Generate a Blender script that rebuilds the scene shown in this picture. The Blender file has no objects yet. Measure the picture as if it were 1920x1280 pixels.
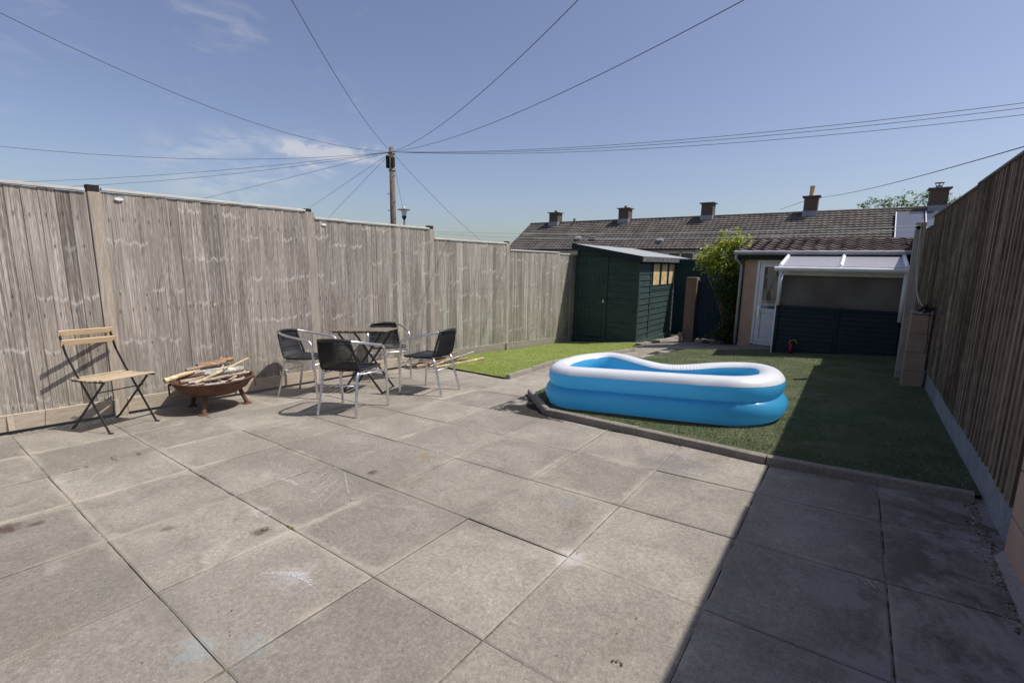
import bpy, math, random
import numpy as np
from mathutils import Vector, Matrix
random.seed(7); np.random.seed(7)
R=math.radians; S=bpy.context.scene; COL=S.collection

# ---------------- camera ----------------
cd=bpy.data.cameras.new('camera'); cam=bpy.data.objects.new('camera',cd); COL.objects.link(cam); S.camera=cam
cd.sensor_width=36; cd.lens=36*877/1920; cd.clip_end=3000; cd.clip_start=.05
RM=[[0.806703,-0.111214,0.580398],[0.590745,0.12542,-0.797051],[0.01585,0.985851,0.166875]]
cam.matrix_world=Matrix.Translation((0,0,1.3))@Matrix(RM).to_4x4()
# ---------------- light ----------------
SUN_EL,SUN_AZ=59.,30.      # azimuth of the sun from +X towards +Y
ld=bpy.data.lights.new('sun','SUN'); ld.energy=4.85; ld.angle=R(.53); ld.color=(1,.955,.9)
sun=bpy.data.objects.new('sun',ld); COL.objects.link(sun)
sd=Vector((math.cos(R(SUN_EL))*math.cos(R(SUN_AZ)),math.cos(R(SUN_EL))*math.sin(R(SUN_AZ)),math.sin(R(SUN_EL))))
sun.rotation_euler=sd.to_track_quat('Z','Y').to_euler()
S.view_settings.view_transform='Standard'; S.view_settings.look='None'; S.view_settings.gamma=1; S.view_settings.exposure=0.0
S.render.engine='CYCLES'
W=bpy.data.worlds.new('World'); S.world=W; W.use_nodes=True
def build_world():
    nt=W.node_tree; bg=nt.nodes['Background']
    sky=nt.nodes.new('ShaderNodeTexSky'); sky.sky_type='NISHITA'; sky.sun_disc=False
    sky.sun_elevation=R(SUN_EL); sky.sun_rotation=R(90-SUN_AZ)
    sky.air_density=1.0; sky.dust_density=SKY_DUST; sky.ozone_density=SKY_OZONE; sky.altitude=50
    tc=nt.nodes.new('ShaderNodeTexCoord')
    def mth(op,a,b=None):
        m=nt.nodes.new('ShaderNodeMath'); m.operation=op; m.use_clamp=False
        for i,v in enumerate((a,b)):
            if v is None: continue
            if isinstance(v,(int,float)): m.inputs[i].default_value=v
            else: nt.links.new(v,m.inputs[i])
        return m.outputs[0]
    def smooth(v,a,b):
        m=nt.nodes.new('ShaderNodeMapRange'); m.interpolation_type='SMOOTHSTEP'
        nt.links.new(v,m.inputs[0]); m.inputs[1].default_value=a; m.inputs[2].default_value=b; return m.outputs[0]
    def lobe(d,r0,r1):
        v=nt.nodes.new('ShaderNodeVectorMath'); v.operation='DOT_PRODUCT'; nt.links.new(tc.outputs['Generated'],v.inputs[0])
        v.inputs[1].default_value=Vector(d).normalized(); return smooth(v.outputs['Value'],math.cos(R(r1)),math.cos(R(r0)))
    def cl(scale,off,lo,hi,det=7,stretch=(1,1,3.2)):
        mp=nt.nodes.new('ShaderNodeMapping'); nt.links.new(tc.outputs['Generated'],mp.inputs[0]); mp.inputs[1].default_value=off; mp.inputs[3].default_value=stretch
        n=nt.nodes.new('ShaderNodeTexNoise'); nt.links.new(mp.outputs[0],n.inputs['Vector']); n.inputs['Scale'].default_value=scale
        n.inputs['Detail'].default_value=det; n.inputs['Roughness'].default_value=.62; n.inputs['Distortion'].default_value=.6
        return smooth(n.outputs[0],lo,hi)
    wis=mth('MULTIPLY',cl(7.5,(0.3,.9,.1),.52,.80),mth('MAXIMUM',lobe((-.863,.371,.343),3,19),mth('MULTIPLY',lobe((-.953,.156,.261),2,9),.8)))
    puff=mth('MULTIPLY',cl(9.,(1.3,.2,.7),.43,.62,stretch=(1,1,2.6)),mth('MAXIMUM',lobe((-.834,.515,.196),1.,3.6),mth('MULTIPLY',lobe((-.90,.40,.17),2,8),.5)))
    puff2=mth('MULTIPLY',cl(14.,(1.1,.25,.7),.36,.56,stretch=(1,1,2.2)),mth('MAXIMUM',lobe((-.812,.55,.196),2.,6.),lobe((-.842,.50,.196),1.,5.)))
    sx=nt.nodes.new('ShaderNodeSeparateXYZ'); nt.links.new(tc.outputs['Generated'],sx.inputs[0]); zz=sx.outputs[2]
    band=mth('MULTIPLY',smooth(zz,.176,.190),mth('SUBTRACT',1.,smooth(zz,.204,.222)))
    puff2=mth('MULTIPLY',puff2,band); puff=mth('MULTIPLY',puff,mth('SUBTRACT',1.,smooth(zz,.200,.23)))
    fac=mth('MINIMUM',mth('ADD',mth('MULTIPLY',wis,.22),mth('MULTIPLY',mth('MAXIMUM',puff,puff2),.55)),.75)
    mx=nt.nodes.new('ShaderNodeMix'); mx.data_type='RGBA'; nt.links.new(fac,mx.inputs[0])
    hs=nt.nodes.new('ShaderNodeHueSaturation'); hs.inputs['Saturation'].default_value=SKY_SAT; hs.inputs['Hue'].default_value=SKY_HUE; hs.inputs['Value'].default_value=1
    nt.links.new(sky.outputs[0],hs.inputs['Color'])
    nt.links.new(hs.outputs[0],mx.inputs[6]); mx.inputs[7].default_value=CLOUD
    nt.links.new(mx.outputs[2],bg.inputs[0]); bg.inputs[1].default_value=SKY_STR
SKY_STR=.123; SKY_DUST=1.7; SKY_OZONE=3.0; SKY_SAT=.90; SKY_HUE=.514; CLOUD=(6.3,6.1,6.0,1)
build_world()

# ---------------- ground shape ----------------
def gz(x,y): return .042*x+.007*x*(y-1.8)-.027*max(0.,y-7.)*min(1.,max(0.,-x/4.))
def P3(x,y,h=0.): return Vector((x,y,gz(x,y)+h))

# ---------------- material helper ----------------
class M:
    def __init__(s,name,rough=.8,spec=.3,metal=0.):
        s.m=bpy.data.materials.new(name); s.m.use_nodes=True; s.nt=s.m.node_tree; s.b=s.nt.nodes['Principled BSDF']
        s.b.inputs['Roughness'].default_value=rough; s.b.inputs['Specular IOR Level'].default_value=spec; s.b.inputs['Metallic'].default_value=metal
        s._g=None
    def N(s,t): return s.nt.nodes.new(t)
    def put(s,v,i):
        if isinstance(v,(int,float)):
            try: i.default_value=v
            except TypeError: i.default_value=(v,v,v)
        elif isinstance(v,(tuple,list)):
            i.default_value=tuple(v) if (i.type!='RGBA' or len(v)==4) else (*v,1)
        else: s.nt.links.new(v,i)
    def pos(s):
        if not s._g: s._g=s.N('ShaderNodeNewGeometry')
        return s._g.outputs['Position']
    def obj(s): return s.N('ShaderNodeTexCoord').outputs['Object']
    def uv(s): return s.N('ShaderNodeTexCoord').outputs['UV']
    def attr(s,n,o='Fac'):
        a=s.N('ShaderNodeAttribute'); a.attribute_name=n; return a.outputs[o]
    def rnd(s): return s.N('ShaderNodeObjectInfo').outputs['Random']
    def mp(s,v,sc=(1,1,1),loc=(0,0,0),rot=(0,0,0)):
        n=s.N('ShaderNodeMapping'); s.put(v,n.inputs[0]); n.inputs[1].default_value=loc; n.inputs[2].default_value=rot; n.inputs[3].default_value=sc; return n.outputs[0]
    def noise(s,v,sc,det=4,ro=.55,dist=0.):
        n=s.N('ShaderNodeTexNoise'); s.put(v,n.inputs['Vector']); n.inputs['Scale'].default_value=sc; n.inputs['Detail'].default_value=det
        n.inputs['Roughness'].default_value=ro; n.inputs['Distortion'].default_value=dist; return n.outputs[0]
    def white(s,v,dim='3D'):
        n=s.N('ShaderNodeTexWhiteNoise'); n.noise_dimensions=dim
        s.put(v,n.inputs['W' if dim=='1D' else 'Vector']); return n.outputs[0]
    def voro(s,v,sc,feat='F1'):
        n=s.N('ShaderNodeTexVoronoi'); n.feature=feat; s.put(v,n.inputs['Vector']); n.inputs['Scale'].default_value=sc; return n.outputs['Distance']
    def ma(s,op,a,b=0.,c=None):
        n=s.N('ShaderNodeMath'); n.operation=op; s.put(a,n.inputs[0]); s.put(b,n.inputs[1])
        if c is not None: s.put(c,n.inputs[2])
        return n.outputs[0]
    def sm(s,v,a,b,o0=0.,o1=1.):
        n=s.N('ShaderNodeMapRange'); n.interpolation_type='SMOOTHSTEP'; s.put(v,n.inputs[0]); n.inputs[1].default_value=a; n.inputs[2].default_value=b; n.inputs[3].default_value=o0; n.inputs[4].default_value=o1; return n.outputs[0]
    def lin(s,v,a,b,o0,o1):
        n=s.N('ShaderNodeMapRange'); s.put(v,n.inputs[0]); n.inputs[1].default_value=a; n.inputs[2].default_value=b; n.inputs[3].default_value=o0; n.inputs[4].default_value=o1; return n.outputs[0]
    def mix(s,f,a,b,bt='MIX'):
        n=s.N('ShaderNodeMix'); n.data_type='RGBA'; n.blend_type=bt; s.put(f,n.inputs[0]); s.put(a,n.inputs[6]); s.put(b,n.inputs[7]); return n.outputs[2]
    def xyz(s,v):
        n=s.N('ShaderNodeSeparateXYZ'); s.put(v,n.inputs[0]); return n.outputs
    def comb(s,x,y,z):
        n=s.N('ShaderNodeCombineXYZ'); s.put(x,n.inputs[0]); s.put(y,n.inputs[1]); s.put(z,n.inputs[2]); return n.outputs[0]
    def scale(s,c,f): return s.mix(1.,c,s.comb(f,f,f),'MULTIPLY')
    def col(s,c): s.put(c,s.b.inputs['Base Color']); return s
    def rough(s,r): s.put(r,s.b.inputs['Roughness']); return s
    def bump(s,h,st=.5,d=.01):
        n=s.N('ShaderNodeBump'); s.put(h,n.inputs['Height']); n.inputs['Strength'].default_value=st; n.inputs['Distance'].default_value=d
        s.nt.links.new(n.outputs[0],s.b.inputs['Normal']); return s

def simple(name,c,rough=.7,spec=.3,metal=0.,var=.18,sc=12.,bump=.0,local=False,dirt=None):
    m=M(name,rough,spec,metal); v=m.obj() if local else m.pos()
    n=m.noise(v,sc,5,.65); c2=m.scale(c,m.lin(n,.3,.7,1-var,1+var))
    if dirt: c2=m.mix(m.sm(m.noise(v,sc*.35,6,.7),.52,.72,0,.7),c2,dirt)
    m.col(c2); m.rough(m.lin(n,.3,.7,max(rough-.08,.02),min(rough+.08,1)))
    if bump: m.bump(m.noise(v,sc*4,4,.7),bump,.004)
    return m.m

# ---- weathered fence boards: UV.x = board number + 0..1 across, UV.y = height
def fence_mat(name,base,dark,pale,knot=1.,green=0.,fold_x=None):
    m=M(name,.88,.15); uv=m.xyz(m.uv()); U=uv[0]; V=uv[1]
    idx=m.ma('FLOOR',U); u=m.ma('FRACT',U); r=m.white(idx,'1D'); r2=m.white(m.ma('ADD',idx,77.3),'1D')
    grp=m.ma('FLOOR',m.ma('DIVIDE',m.ma('ADD',idx,m.ma('MULTIPLY',r,.8)),6.)); rg=m.white(grp,'1D')
    # long grain
    gv=m.comb(m.ma('ADD',m.ma('MULTIPLY',u,3.2),m.ma('MULTIPLY',idx,7.7)),m.ma('MULTIPLY',V,.33),m.ma('MULTIPLY',r,9.))
    g1=m.noise(gv,5.,6,.68,.5); gf=m.comb(m.ma('ADD',m.ma('MULTIPLY',u,14.),m.ma('MULTIPLY',idx,11.7)),m.ma('MULTIPLY',V,.5),0.)
    g2=m.noise(gf,3.,4,.6,.2)
    # cathedral figure
    wv=m.N('ShaderNodeTexWave'); wv.wave_type='RINGS'; wv.rings_direction='X'
    s_=m.comb(0.,m.ma('MULTIPLY',m.ma('SUBTRACT',u,m.ma('ADD',.3,m.ma('MULTIPLY',r2,.4))),1.3),m.ma('ADD',m.ma('MULTIPLY',V,.30),m.ma('MULTIPLY',r,5.)))
    m.put(s_,wv.inputs['Vector']); wv.inputs['Scale'].default_value=9.; wv.inputs['Distortion'].default_value=3.; wv.inputs['Detail'].default_value=3.
    c=m.mix(m.lin(r,0,1,0.,1.),base,dark)
    c=m.mix(m.sm(g1,.47,.60,0,.85),c,pale); c=m.mix(m.sm(g1,.47,.36,0,.7),c,tuple(x*.68 for x in dark)); yy_=m.xyz(m.pos())[1]; c=m.mix(m.ma('MULTIPLY',m.sm(yy_,2.5,6.5),.45*knot),c,m.mix(m.sm(g1,.40,.60),(.20,.192,.168),(.44,.435,.40)))
    c=m.mix(m.sm(m.noise(m.comb(m.ma('MULTIPLY',U,.35),m.ma('MULTIPLY',V,.6),0.),1.6,5,.6),.40,.70,0,.6),c,dark)
    c=m.scale(c,m.lin(g2,.3,.7,.70,1.26)); c=m.mix(m.sm(m.noise(m.comb(m.ma('MULTIPLY',U,1.1),m.ma('MULTIPLY',V,1.3),7.),2.2,6,.7,.7),.55,.68,0,.5),c,(.155,.12,.095))
    c=m.scale(c,m.lin(wv.outputs[0],0,1,.90,1.07))
    c=m.scale(c,m.lin(r2,0,1,.78,1.18))
    # knot rows, drifting across neighbouring boards sawn from one log
    per=.47
    h=m.ma('ADD',m.ma('ADD',V,m.ma('MULTIPLY',rg,3.1)),m.ma('MULTIPLY',r,.05))
    f=m.ma('SUBTRACT',m.ma('FRACT',m.ma('DIVIDE',h,per)),.5)
    uc=m.ma('ABSOLUTE',m.ma('SUBTRACT',u,m.ma('ADD',.38,m.ma('MULTIPLY',r2,.2))))
    wig=m.noise(m.comb(m.ma('MULTIPLY',U,2.3),m.ma('MULTIPLY',V,5.),3.),3.,3,.6)
    fv=m.ma('ABSOLUTE',m.ma('ADD',m.ma('SUBTRACT',f,m.ma('MULTIPLY',uc,.16)),m.ma('MULTIPLY',m.ma('SUBTRACT',wig,.5),.14)))
    kn=m.ma('MULTIPLY',m.sm(fv,.012,.055,1,0),m.sm(m.white(m.ma('ADD',m.ma('MULTIPLY',idx,3.1),m.ma('FLOOR',m.ma('DIVIDE',h,per))),'1D'),.30,.62))
    c=m.mix(m.ma('MULTIPLY',m.ma('MULTIPLY',kn,.62*knot),m.sm(m.noise(m.comb(m.ma('MULTIPLY',U,3.),m.ma('MULTIPLY',V,9.),1.),2.5,4,.7),.36,.60)),c,tuple(min(1,x*1.30) for x in pale))
    dk=m.ma('ADD',m.ma('MULTIPLY',uc,uc),m.ma('MULTIPLY',m.ma('MULTIPLY',f,f),2.5))
    kd=m.ma('MULTIPLY',m.sm(dk,.0012,.006,1,0),m.sm(m.white(m.ma('ADD',m.ma('MULTIPLY',idx,1.7),m.ma('FLOOR',m.ma('DIVIDE',h,per))),'1D'),.62,.66))
    c=m.mix(m.ma('MULTIPLY',kd,.8*knot),c,(.045,.032,.022))
    # nails with a rust streak
    for zz in (.78,1.62):
        nl=m.ma('MULTIPLY',m.sm(m.ma('ABSOLUTE',m.ma('SUBTRACT',u,.3)),.03,.07,1,0),m.sm(m.ma('ABSOLUTE',m.ma('SUBTRACT',V,m.ma('ADD',zz,m.ma('MULTIPLY',r,.03)))),.010,.03,1,0))
        c=m.mix(m.ma('MULTIPLY',nl,.6),c,(.05,.04,.035))
    # dark overlap edge dirt and damp foot
    c=m.mix(m.ma('MULTIPLY',m.sm(u,.0,.05,.5,0),m.lin(m.white(m.ma('ADD',idx,5.1),'1D'),0,1,0.,1.)),c,(.07,.058,.05))
    if green: c=m.mix(m.ma('MULTIPLY',m.sm(V,.75,-.35,0,1),m.sm(m.noise(m.pos(),2.5,5,.7),.40,.66,0,green)),c,(.12,.13,.07))
    m.col(c); m.bump(m.ma('ADD',m.ma('MULTIPLY',g2,.6),m.ma('MULTIPLY',g1,.5)),.55,.004)
    return m.m
def plank_mat(name,c1,c2,axis=0,sc=14.,rough=.8,knots=True,local=False):
    m=M(name,rough,.2); st=[9.,9.,9.]; st[axis]=.7
    v=m.obj() if local else m.pos()
    rr=m.rnd(); v=m.comb(*[m.ma('ADD',m.xyz(v)[i],m.ma('MULTIPLY',rr,5.)) for i in range(3)]) if local else v
    g=m.noise(m.mp(v,tuple(st)),sc*.4,6,.65,.8); g2=m.noise(m.mp(v,tuple(x*1.0 for x in st)),sc*1.3,3,.6)
    c=m.mix(m.sm(g,.35,.68),c1,c2); c=m.scale(c,m.lin(g2,.3,.7,.86,1.12))
    if knots:
        k=m.voro(m.mp(v,tuple(1. if i!=axis else .6 for i in range(3))),4.3)
        c=m.mix(m.sm(k,.05,.09,.75,0),c,tuple(x*.28 for x in c1))
    m.col(c).bump(g,.3,.003); return m.m

def concrete_mat(name,base,stains=(),tintattr=True):
    m=M(name,.92,.2); p=m.pos(); t=m.attr('tint') if tintattr else 0.5
    big=m.noise(p,.9,5,.6,.3); mid=m.noise(p,4.2,6,.68,.4); fine=m.noise(p,55.,4,.75); grit=m.voro(p,240.); 
    c=m.mix(m.sm(big,.38,.64),base,tuple(x*.76 for x in base))
    c=m.mix(m.sm(mid,.40,.66,0,.55),c,(base[0]*.66,base[1]*.67,base[2]*.68))
    c=m.mix(m.sm(m.noise(p,2.1,6,.7,.8),.57,.70,0,.5),c,(base[0]*1.25,base[1]*1.25,base[2]*1.26))
    if tintattr: c=m.scale(c,m.lin(t,0,1,.84,1.10))
    c=m.mix(m.sm(m.noise(m.mp(p,loc=(9,4,0)),1.7,7,.72,.9),.50,.66,0,.55),c,(base[0]*.60,base[1]*.585,base[2]*.56)); c=m.scale(c,m.lin(fine,.28,.72,.72,1.26))
    c=m.scale(c,m.lin(m.noise(p,170.,2,.8),.3,.7,.80,1.18))
    c=m.mix(m.sm(m.voro(p,34.),.05,.085,.55,0),c,(.62,.60,.56))        # pale aggregate
    c=m.mix(m.sm(m.voro(m.mp(p,loc=(3,1,0)),23.),.03,.06,.6,0),c,(.06,.055,.05))
    if tintattr:
        e=m.attr('edge')   # 0 at slab edge ->1 inside
        ew=m.ma('ADD',e,m.ma('MULTIPLY',m.ma('SUBTRACT',m.noise(p,14.,5,.7),.5),.10))
        c=m.mix(m.ma('MULTIPLY',m.sm(ew,.0,.045,1,0),m.sm(m.noise(p,1.3,3,.6),.44,.6,.0,.55)),c,(base[0]*1.32,base[1]*1.30,base[2]*1.25))
        c=m.mix(m.ma('MULTIPLY',m.sm(ew,.0,.10,1,0),m.sm(m.noise(m.mp(p,loc=(5,5,0)),1.1,3,.6),.46,.62,.0,.45)),c,tuple(x*.55 for x in base))
        # damp algae where the fence keeps it shaded
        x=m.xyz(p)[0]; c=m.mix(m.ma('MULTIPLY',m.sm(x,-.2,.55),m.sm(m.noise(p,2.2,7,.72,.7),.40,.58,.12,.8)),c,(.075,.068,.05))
        c=m.mix(m.ma('MULTIPLY',m.sm(x,-.6,.3),m.sm(m.noise(m.mp(p,loc=(2,7,0)),3.0,6,.75),.50,.60,0,.6)),c,(.30,.285,.27))
    for (sx,sy,r,cc,f) in stains:
        v=m.N('ShaderNodeVectorMath'); v.operation='DISTANCE'; m.put(m.comb(m.xyz(p)[0],m.xyz(p)[1],0.),v.inputs[0]); v.inputs[1].default_value=(sx,sy,0)
        d=m.ma('ADD',v.outputs['Value'],m.ma('MULTIPLY',m.ma('SUBTRACT',m.noise(p,18./max(r*8,.5),5,.7),.5),r*2.2))
        c=m.mix(m.ma('MULTIPLY',m.sm(d,r*.25,r,1,0),f),c,cc)
    m.col(c).bump(m.ma('ADD',m.ma('MULTIPLY',fine,.7),m.ma('MULTIPLY',mid,1.6)),.8,.006); return m.m

def turf_mat(name,c1,c2,c3,patch=.5):
    m=M(name,.85,.2); p=m.pos()
    f=m.noise(p,95.,4,.8); mid=m.noise(p,2.4,6,.7,.5); sp=m.noise(p,300.,2,.7)
    c=m.mix(m.sm(f,.33,.66),c1,c2); c=m.mix(m.sm(mid,.40,.66,0,patch),c,c3); c=m.scale(c,m.lin(sp,.3,.7,.6,1.4))
    m.col(c).bump(m.ma('ADD',f,sp),.9,.02); return m.m
def blade_mat(name,c1,c2,c3):
    m=M(name,.7,.25); r=m.attr('rnd'); c=m.mix(m.sm(r,0,.75),c1,c2); c=m.mix(m.sm(r,.86,.95),c,c3)
    c=m.mix(m.sm(m.noise(m.pos(),2.4,6,.7,.5),.40,.66,0,.55),c,c3); m.col(c); return m.m
def leaf_mat(name,ca,cb,cc):
    m=M(name,.45,.4); r=m.attr('rnd'); c=m.mix(m.sm(r,0,.6),ca,cb); c=m.mix(m.sm(r,.72,.95),c,cc); m.col(c)
    t=m.N('ShaderNodeBsdfTranslucent'); m.put(m.scale(c,1.3),t.inputs[0]); mx=m.N('ShaderNodeMixShader'); mx.inputs[0].default_value=.38
    m.nt.links.new(m.b.outputs[0],mx.inputs[1]); m.nt.links.new(t.outputs[0],mx.inputs[2]); m.nt.links.new(mx.outputs[0],m.nt.nodes['Material Output'].inputs[0]); return m.m

# ---------------- mesh helper ----------------
ORG={}
class MB:
    def __init__(s): s.v=[]; s.f=[]; s.mi=[]; s.uv=[]; s.hasuv=False; s.tint=[]
    def face(s,pts,mi=0,uv=None):
        i=len(s.v); s.v+= [tuple(p) for p in pts]; s.f.append(tuple(range(i,i+len(pts)))); s.mi.append(mi)
        s.uv.append(uv); s.hasuv|= uv is not None
    def hexa(s,c,mi=0):   # 8 corners: bottom 4 ccw, top 4 ccw
        i=len(s.v); s.v+=[tuple(p) for p in c]
        for q in ((3,2,1,0),(4,5,6,7),(0,1,5,4),(1,2,6,5),(2,3,7,6),(3,0,4,7)):
            s.f.append(tuple(i+k for k in q)); s.mi.append(mi); s.uv.append(None)
    def box(s,a,b,mi=0,bev=0.):
        x0,y0,z0=[min(a[k],b[k]) for k in range(3)]; x1,y1,z1=[max(a[k],b[k]) for k in range(3)]
        s.hexa([(x0,y0,z0),(x1,y0,z0),(x1,y1,z0),(x0,y1,z0),(x0,y0,z1),(x1,y0,z1),(x1,y1,z1),(x0,y1,z1)],mi)
    def obox(s,c,size,mat=None,mi=0):
        hx,hy,hz=[q/2 for q in size]; c=Vector(c); mat=mat or Matrix.Identity(3)
        s.hexa([c+mat@Vector(p) for p in [(-hx,-hy,-hz),(hx,-hy,-hz),(hx,hy,-hz),(-hx,hy,-hz),(-hx,-hy,hz),(hx,-hy,hz),(hx,hy,hz),(-hx,hy,hz)]],mi)
    def bar(s,a,b,w,t,up=(0,0,1),mi=0):   # flat bar between two points
        a=Vector(a); b=Vector(b); d=(b-a); L=d.length; d.normalize(); u=Vector(up); sd_=d.cross(u)
        if sd_.length<1e-4: sd_=d.cross(Vector((1,0,0)))
        sd_.normalize(); n=sd_.cross(d)
        m=Matrix((d,sd_,n)).transposed(); s.obox((a+b)/2,(L,w,t),m,mi)
    def tube(s,pts,rad,n=10,mi=0,cap=True,closed=False):
        pts=[Vector(p) for p in pts]; k=len(pts); rad=rad if isinstance(rad,(list,tuple)) else [rad]*k
        base=len(s.v); prev=None
        for i,p in enumerate(pts):
            if closed: d=pts[(i+1)%k]-pts[i-1]
            else: d=pts[min(i+1,k-1)]-pts[max(i-1,0)]
            d.normalize()
            if prev is None:
                a=Vector((0,0,1)) if abs(d.z)<.9 else Vector((1,0,0)); x=d.cross(a).normalized()
            else: x=(prev-d*prev.dot(d)).normalized()
            prev=x; y=d.cross(x)
            for j in range(n):
                t=2*math.pi*j/n; s.v.append(tuple(p+(x*math.cos(t)+y*math.sin(t))*rad[i]))
        for i in range(k if closed else k-1):
            for j in range(n):
                a=base+i*n+j; b=base+i*n+(j+1)%n; c=base+((i+1)%k)*n+(j+1)%n; d=base+((i+1)%k)*n+j
                s.f.append((a,b,c,d)); s.mi.append(mi); s.uv.append(None)
        if cap and not closed:
            s.f.append(tuple(base+j for j in reversed(range(n)))); s.mi.append(mi); s.uv.append(None)
            s.f.append(tuple(base+(k-1)*n+j for j in range(n))); s.mi.append(mi); s.uv.append(None)
    def lathe(s,prof,c=(0,0,0),n=28,mi=0,jit=0.):
        base=len(s.v); k=len(prof); c=Vector(c)
        for (r,z) in prof:
            for j in range(n):
                t=2*math.pi*j/n; s.v.append((c.x+r*math.cos(t),c.y+r*math.sin(t),c.z+z))
        for i in range(k-1):
            for j in range(n):
                s.f.append((base+i*n+j,base+i*n+(j+1)%n,base+(i+1)*n+(j+1)%n,base+(i+1)*n+j)); s.mi.append(mi); s.uv.append(None)
    def grid(s,pts,nu,nv,mi=0,closeu=False,closev=False):
        base=len(s.v); s.v+=[tuple(p) for p in pts]
        for i in range(nu if closeu else nu-1):
            for j in range(nv if closev else nv-1):
                a=base+i*nv+j; b=base+((i+1)%nu)*nv+j; c=base+((i+1)%nu)*nv+(j+1)%nv; d=base+i*nv+(j+1)%nv
                s.f.append((a,b,c,d)); s.mi.append(mi(i,j) if callable(mi) else mi); s.uv.append(None)
    def build(s,name,mats,parent=None,smooth=False,bevel=0.,org=None):
        me=bpy.data.meshes.new(name)
        o_=org if org is not None else (ORG.get(parent.name) if parent else None)
        vs=s.v if o_ is None else [(a-o_[0],b-o_[1],c-o_[2]) for a,b,c in s.v]
        me.from_pydata(vs,[],s.f); mats=mats if isinstance(mats,(list,tuple)) else [mats]
        for m in mats: me.materials.append(m)
        me.polygons.foreach_set('material_index',s.mi)
        if s.hasuv:
            l=me.uv_layers.new(name='UVMap'); data=[]
            for f,u in zip(s.f,s.uv):
                data+= (u if u is not None else [(0,0)]*len(f))
            l.data.foreach_set('uv',[q for p in data for q in p])
        if smooth is True: me.polygons.foreach_set('use_smooth',[True]*len(me.polygons))
        me.update()
        o=bpy.data.objects.new(name,me); COL.objects.link(o)
        if parent: o.parent=parent; 
        if o_ is not None:
            if parent: ORG[o.name]=o_
            else: o.location=o_
        if bevel:
            b=o.modifiers.new('bevel','BEVEL'); b.width=bevel; b.segments=2; b.limit_method='ANGLE'; b.angle_limit=R(50)
        if smooth=='auto':
            me.polygons.foreach_set('use_smooth',[True]*len(me.polygons)); 
            try: me.set_sharp_from_angle(angle=R(35))
            except Exception: pass
        return o
def tag(o,label=None,cat=None,group=None,kind=None):
    if label: o['label']=label
    if cat: o['category']=cat
    if group: o['group']=group
    if kind: o['kind']=kind
    return o
def thing(name,label,cat,loc=(0,0,0),rz=0.,group=None,world=False):
    o=bpy.data.objects.new(name,None); COL.objects.link(o); o.location=loc; o.rotation_euler=(0,0,rz); o.empty_display_size=.1
    if world: ORG[o.name]=Vector(loc)
    return tag(o,label,cat,group)
def copy_tree(o,parent=None):
    c=o.copy(); COL.objects.link(c); c.parent=parent
    for ch in list(o.children): copy_tree(ch,c)
    return c
def catmull(pts,n,closed=False):
    pts=[Vector(p) for p in pts]; k=len(pts); out=[]
    segs=k if closed else k-1
    for i in range(segs):
        if closed: p0,p1,p2,p3=pts[i-1],pts[i],pts[(i+1)%k],pts[(i+2)%k]
        else: p0,p1,p2,p3=pts[max(i-1,0)],pts[i],pts[i+1],pts[min(i+2,k-1)]
        for j in range(n):
            t=j/n; out.append(.5*((2*p1)+(p2-p0)*t+(2*p0-5*p1+4*p2-p3)*t*t+(3*p1-p0-3*p2+p3)*t**3))
    if not closed: out.append(pts[-1])
    return out

# ---------------- materials ----------------
BASE=(.322,.289,.243)
CH=(.55,.54,.56)
stains=[(-2.43,2.26,.06,(.30,.17,.09),.5),(-2.48,1.84,.05,(.07,.055,.05),.8),(-3.43,.26,.085,(.07,.045,.035),.85),(-3.38,.37,.045,(.07,.05,.04),.7),(-2.75,.76,.05,(.10,.08,.06),.7),(-2.33,1.03,.06,(.08,.065,.05),.75),
 (-1.73,.52,.10,(.30,.37,.40),.28),(-1.58,.64,.08,(.30,.37,.40),.2),(-1.85,.93,.10,(.44,.42,.45),.3),(-.93,1.75,.09,(.48,.46,.43),.6),(-1.21,2.22,.08,(.22,.24,.25),.5),(-.85,3.05,.30,(.15,.14,.14),.5)]
MT={}
MT['slab']=concrete_mat('paving_slab_concrete',BASE,stains)
MT['conc']=concrete_mat('edging_concrete',(.33,.30,.26),(),False); MT['kerb']=concrete_mat('mossy_kerb_concrete',(.30,.265,.22),(),False)
MT['conc2']=concrete_mat('gravel_board_concrete',(.33,.34,.35),(),False)
def joint():
    m=M('slab_joint_fill',.95,.1); p=m.pos(); n=m.noise(p,2.3,5,.65); f=m.noise(p,40,3,.7)
    c=m.mix(m.sm(n,.46,.60),(.035,.032,.028),(.30,.28,.245)); c=m.mix(m.sm(m.noise(p,6,4,.7),.62,.7,0,.8),c,(.09,.11,.03)); m.col(m.scale(c,m.lin(f,.3,.7,.7,1.3))); return m.m
MT['joint']=joint()
MT['fence']=fence_mat('weathered_fence_boards',(.365,.315,.265),(.205,.175,.148),(.53,.49,.44),.85,.5)
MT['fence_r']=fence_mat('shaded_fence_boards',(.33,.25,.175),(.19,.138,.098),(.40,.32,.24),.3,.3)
MT['post']=plank_mat('weathered_post_wood',(.40,.35,.295),(.28,.235,.195),2)
MT['postp']=plank_mat('pale_post_wood',(.46,.39,.31),(.31,.265,.215),2)
MT['cap']=plank_mat('bleached_cap_rail',(.66,.62,.56),(.50,.46,.41),1,knots=False)
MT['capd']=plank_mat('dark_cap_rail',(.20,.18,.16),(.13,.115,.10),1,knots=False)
MT['gb']=plank_mat('pale_gravel_board_wood',(.56,.47,.365),(.43,.365,.29),1)
MT['gb2']=plank_mat('grey_gravel_board_wood',(.36,.325,.28),(.27,.24,.205),1)
MT['blk']=simple('charred_black_timber',(.028,.024,.022),.8,.2,sc=25,bump=.3)
MT['white']=simple('white_upvc',(.78,.79,.80),.35,.5,var=.04,sc=3,dirt=(.55,.55,.53))
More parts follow.
